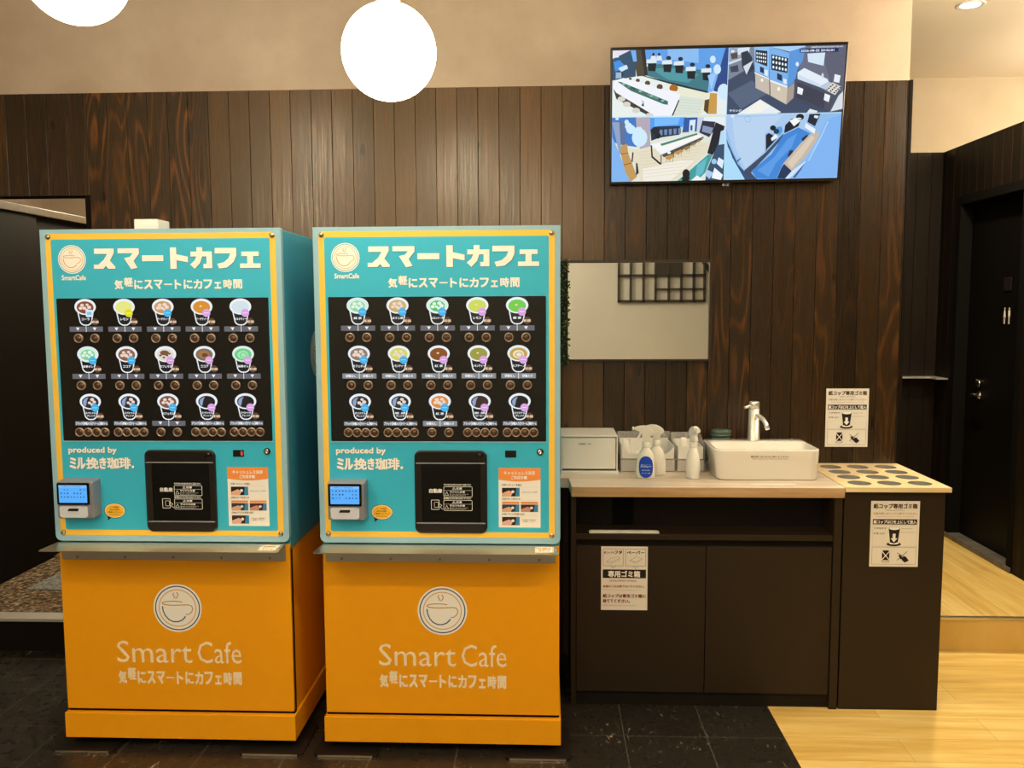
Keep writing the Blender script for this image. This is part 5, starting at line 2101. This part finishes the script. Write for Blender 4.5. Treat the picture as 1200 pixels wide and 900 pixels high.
P('#24354c', (505, 315), (550, 335), (550, 390), (505, 372))
P('#e4ecf4', (392, 285), (420, 290), (420, 345), (395, 335))
P('#e4ecf4', (560, 365), (592, 375), (590, 420), (562, 410))
P('#e9f1fa', (440, 375), (600, 435), (595, 450), (440, 392))
P('#e9f1fa', (300, 305), (435, 365), (433, 375), (300, 318))
E('#f4f2ec', 368, 380, 12, 16); E('#f4f2ec', 520, 460, 14, 18); E('#dfeefc', 687, 235, 14, 20)
P('#d4e6f6', (780, 140), (940, 130), (925, 250), (785, 215))
P('#4c4f60', (660, 370), (985, 510), (1010, 520), (980, 660), (660, 545))
P('#3e4152', (690, 400), (940, 500), (930, 640), (670, 540))
P('#b9cadc', (690, 360), (950, 470), (1025, 510), (1082, 440), (960, 390), (720, 300))
P('#e4eef8', (690, 310), (750, 270), (960, 370), (970, 395), (880, 440), (690, 370))
P('#cfdff0', (700, 330), (900, 420), (880, 440), (690, 370))
P('#dcd8d0', (940, 470), (1005, 400), (1085, 440), (1030, 515))
for i in range(4):
    for j_ in range(3):
        E('#273040', 955 + i * 17 + j_ * 34, 468 - i * 15 + j_ * 12, 9, 7, 8)
P('#eef4fa', (690, 440), (740, 460), (730, 515), (685, 500))
P('#eef4fa', (935, 500), (985, 520), (970, 580), (925, 560))
P('#e8eef6', (1025, 325), (1078, 340), (1065, 405), (1015, 395))
E('#d0deee', 915, 340, 10, 24)
P('#e6eef2', (350, 555), (540, 670), (500, 690), (140, 690))
P('#f2f2ea', (345, 565), (440, 620), (330, 690), (190, 690))
P('#e2e8ea', (800, 640), (870, 660), (860, 690), (770, 690))
P('#d8e0e6', (1060, 520), (1100, 480), (1095, 640), (985, 665))
P('#1c2c5c', (708, 95), (1060, 88), (1055, 125), (708, 132))
a, b = T(716, 126), T(1020, 98)
pr.text('2026-08-25 20:42:01', a[0], a[1], b[0], b[1], lin('#eaf4ff'), .02); pr.up()
a, b = T(810, 92), T(1100, 68)
pr.text('08月25日(火)20:42:01', a[0], a[1], b[0], b[1], lin('#eaf4ff'), .02)
a, b = T(70, 668), T(180, 645)
pr.text('ラウンジ', a[0], a[1], b[0], b[1], lin('#dff0ff'), .03)
lmax = max(lmax, pr.layer)
# --- bottom left: long table in a fisheye view
pr.layer = L_base
x0, x1, z0, z1 = sx0, smx - g, sz0, smz - g
pr.rect(x0, z0, x1, z1, lin('#dfe6d8')); pr.up()
T, P, E = quad((710, 130), 8.276, x0, x1, z0, z1)
P('#3c78c8', (60, 60), (300, 60), (300, 350), (150, 330), (60, 300))
P('#7fb4f0', (60, 250), (110, 360), (240, 690), (50, 710))
P('#8ea2c4', (60, 110), (130, 110), (150, 420), (130, 420))
P('#5c6f96', (130, 100), (180, 110), (190, 330), (150, 330))
P('#b4a8b8', (290, 65), (430, 60), (430, 345), (330, 370), (300, 200))
P('#4e9cf4', (430, 65), (780, 60), (740, 160), (430, 190))
P('#76baff', (470, 70), (720, 65), (700, 130), (470, 150))
P('#2d5aa0', (760, 65), (890, 62), (880, 200), (740, 210))
P('#22304a', (430, 180), (500, 150), (720, 145), (715, 230), (520, 260), (440, 290))
for i in range(5):
    P('#6c88b0', (520 + i * 45, 185 - i * 4), (550 + i * 45, 182 - i * 4), (548 + i * 45, 235 - i * 4), (522 + i * 45, 240 - i * 4))
E('#14202e', 480, 190, 40, 36); E('#14202e', 505, 240, 28, 30)
P('#d8ecff', (812, 90), (870, 85), (860, 200), (805, 205))
P('#274880', (820, 140), (840, 140), (838, 190), (818, 190))
P('#c8d2e2', (890, 65), (950, 63), (940, 200), (885, 210))
P('#e6eef6', (950, 62), (1150, 60), (1150, 150), (950, 95))
P('#2a3048', (935, 95), (1060, 105), (1040, 200), (1000, 255), (905, 210))
P('#8898b8', (940, 140), (1040, 165), (1020, 225), (930, 200))
P('#e4dcc4', (330, 380), (440, 350), (1000, 300), (990, 390), (700, 660), (340, 690), (220, 370))
P('#f0ece0', (360, 560), (700, 480), (860, 480), (620, 690), (360, 690))
for i in range(9):
    P('#cfc6a2', (300 + i * 10, 400 + i * 30), (960 - i * 30, 330 + i * 34), (960 - i * 30, 333 + i * 34), (300 + i * 10, 403 + i * 30))
P('#eef2fa', (430, 325), (880, 220), (945, 245), (535, 425))
P('#f6f6f4', (470, 330), (870, 235), (920, 250), (540, 400))
P('#4c8676', (525, 320), (880, 215), (890, 230), (540, 340))
P('#20262c', (432, 330), (446, 335), (455, 440), (530, 505), (530, 425), (540, 425), (538, 520), (520, 520), (440, 450))
P('#4a4a44', (540, 425), (945, 247), (930, 280), (700, 400), (560, 450))
for a, b, q in ((615, 455, 46), (700, 405, 40), (780, 365, 36), (845, 325, 26), (895, 295, 20), (930, 268, 15)):
    P('#c8924a' if a < 750 else '#9a7c50', (a - q, b - q * .1), (a + q * .7, b - q * .8), (a + q, b - q * .2), (a - q * .2, b + q * .5))
    P('#8a6230', (a + q * .7, b - q * .8), (a + q * .95, b - q * .9), (a + q * 1.05, b - q * .1), (a + q * .85, b - q * .1))
    for dx in (-.6, .1, .7):
        P('#5c4c34', (a + q * dx, b), (a + q * (dx + .08), b), (a + q * (dx + .02), b + q * .95), (a + q * (dx - .06), b + q * .95))
E('#e8f2f4', 610, 405, 18, 14)
P('#c4975a', (140, 340), (205, 320), (215, 410), (250, 500), (300, 640), (240, 690), (190, 600), (145, 430))
P('#8a6434', (145, 415), (215, 405), (218, 412), (148, 424)); P('#8a6434', (170, 520), (245, 500), (248, 508), (174, 530))
P('#2c2c34', (255, 400), (268, 405), (258, 500), (245, 490)); P('#2c2c34', (290, 500), (305, 510), (318, 600), (290, 630))
P('#1c2030', (1060, 110), (1150, 150), (1100, 320), (1030, 430), (980, 410))
P('#3f9c9c', (990, 420), (1030, 430), (960, 600), (880, 690), (690, 690), (830, 560))
P('#62b8c8', (880, 530), (980, 450), (940, 600), (860, 660))
P('#33506e', (1040, 420), (1150, 170), (1150, 690), (960, 690), (970, 590))
P('#b8dcf4', (1110, 200), (1150, 180), (1150, 320), (1090, 330))
P('#dfeefc', (1090, 450), (1140, 480), (1125, 560), (1070, 510)); P('#f0f6fc', (1050, 550), (1130, 620), (1110, 680), (1020, 650))
P('#a8ccf0', (980, 570), (1040, 600), (1000, 660), (960, 620)); E('#9cc8f0', 1045, 490, 25, 26)
E('#10141c', 775, 610, 36, 46); P('#10141c', (735, 640), (815, 640), (800, 680), (735, 680)); P('#eef2f4', (880, 625), (940, 665), (920, 690), (820, 690))
for a, b, r1, r2 in ((200, 110, 22, 24), (218, 150, 34, 36), (240, 180, 45, 44), (325, 260, 75, 88)):
    E('#cdebff', a, b, r1, r2)
P('#cdebff', (290, 160), (335, 155), (385, 220), (260, 230))
lmax = max(lmax, pr.layer)
# --- bottom right: corridor room with blue carpet
pr.layer = L_base
x0, x1, z0, z1 = smx + g, sx1, sz0, smz - g
pr.rect(x0, z0, x1, z1, lin('#8fbcec')); pr.up()
T, P, E = quad((845, 130), 7.742, x0, x1, z0, z1)
P('#a9c9ee', (50, 40), (800, 20), (780, 160), (560, 200), (400, 200), (405, 380), (210, 545), (110, 370), (45, 150))
P('#b8d2f0', (100, 60), (560, 40), (400, 200), (390, 370), (220, 520), (130, 340))
P('#aadcfb', (10, 200), (60, 330), (215, 625), (0, 640))
P('#35507a', (45, 250), (60, 320), (140, 470), (210, 545), (330, 620), (215, 625), (100, 420))
P('#3d4a63', (210, 540), (405, 375), (560, 210), (570, 230), (430, 390), (270, 560), (320, 615), (230, 600))
P('#3f86d8', (275, 545), (460, 390), (560, 220), (700, 150), (810, 205), (740, 270), (560, 480), (500, 620), (320, 615))
P('#5a9ce6', (330, 540), (480, 420), (600, 260), (690, 200), (640, 330), (500, 470), (430, 600))
for i in range(26):
    E(rnd.choice(['#2f6fc0', '#6aaaf0', '#3878cc']), 330 + 330 * rnd.random() ** 1, 300 + 280 * rnd.random(), 9, 6, 7) if False else None
P('#1c2c48', (730, 250), (780, 215), (790, 225), (740, 280))
P('#1c2c48', (620, 360), (655, 355), (640, 400), (600, 420))
P('#22365a', (505, 615), (545, 520), (570, 480), (650, 540), (580, 615))
P('#c8b8a6', (565, 475), (690, 330), (800, 215), (905, 180), (860, 280), (760, 420), (640, 545))
P('#d9cbb8', (600, 470), (720, 330), (820, 220), (850, 240), (740, 400), (640, 520))
P('#7fb4f2', (900, 190), (960, 80), (1090, 30), (1050, 600), (640, 612), (760, 470), (870, 300))
P('#a4d2ff', (780, 460), (900, 230), (965, 90), (975, 95), (900, 260), (800, 450))
P('#38558a', (650, 605), (760, 470), (720, 540), (670, 606))
P('#cfe4fa', (580, 612), (640, 545), (770, 450), (760, 470), (645, 590), (610, 614))
P('#1a2230', (405, 220), (430, 200), (490, 230), (520, 225), (470, 290), (420, 340), (405, 370))
P('#e6eef4', (450, 250), (490, 210), (520, 235), (460, 275))
P('#4f9ce4', (500, 150), (545, 140), (560, 180), (530, 220), (495, 195))
E('#10161f', 470, 155, 27, 24); E('#26384f', 500, 185, 26, 24)
P('#1a2230', (570, 200), (580, 130), (640, 70), (720, 90), (700, 140), (600, 190))
P('#f2f6f6', (620, 90), (680, 60), (720, 90), (660, 140)); E('#10161f', 715, 55, 36, 28); E('#e8eef4', 705, 70, 24, 8)
P('#22283a', (800, 30), (900, 25), (850, 140), (780, 100)); P('#e8f2fa', (765, 110), (855, 165), (845, 210), (760, 150))
P('#dfeefa', (845, 40), (885, 45), (870, 70), (840, 60))
pr.ring([T(240 + 30 * math.cos(q * .449), 75 + 28 * math.sin(q * .449)) for q in range(14)], [T(240 + 26 * math.cos(q * .449), 75 + 24 * math.sin(q * .449)) for q in range(14)], lin('#86aeda'))
P('#20304c', (140, 455), (175, 425), (178, 432), (145, 465))
lmax = max(lmax, pr.layer)
pr.layer = lmax + 1
for a, b, k_ in ((718, 66, 1), (853, 60, 1), (718, 139, 1), (853, 136, 1)):
    u, v = tvl(a + 2, b)
    pr.rect(u + .004, v - .006, u + .016, v + .002, lin('#dcecff'))
pr.build('screen', 'lcd', tv, y=0.0)
pr = Print()
a, b = tvl(846.5, 218.2), tvl(852, 215)
pr.poly(ellipse(a[0] + .004, (a[1] + b[1]) / 2, .005, .005, 14), B('#9a8f80'))
pr.text('LG', a[0] + .012, a[1], b[0] + .008, b[1], B('#9a8f80'), .02)
pr.build('maker_mark', 'print', tv, y=0.0)
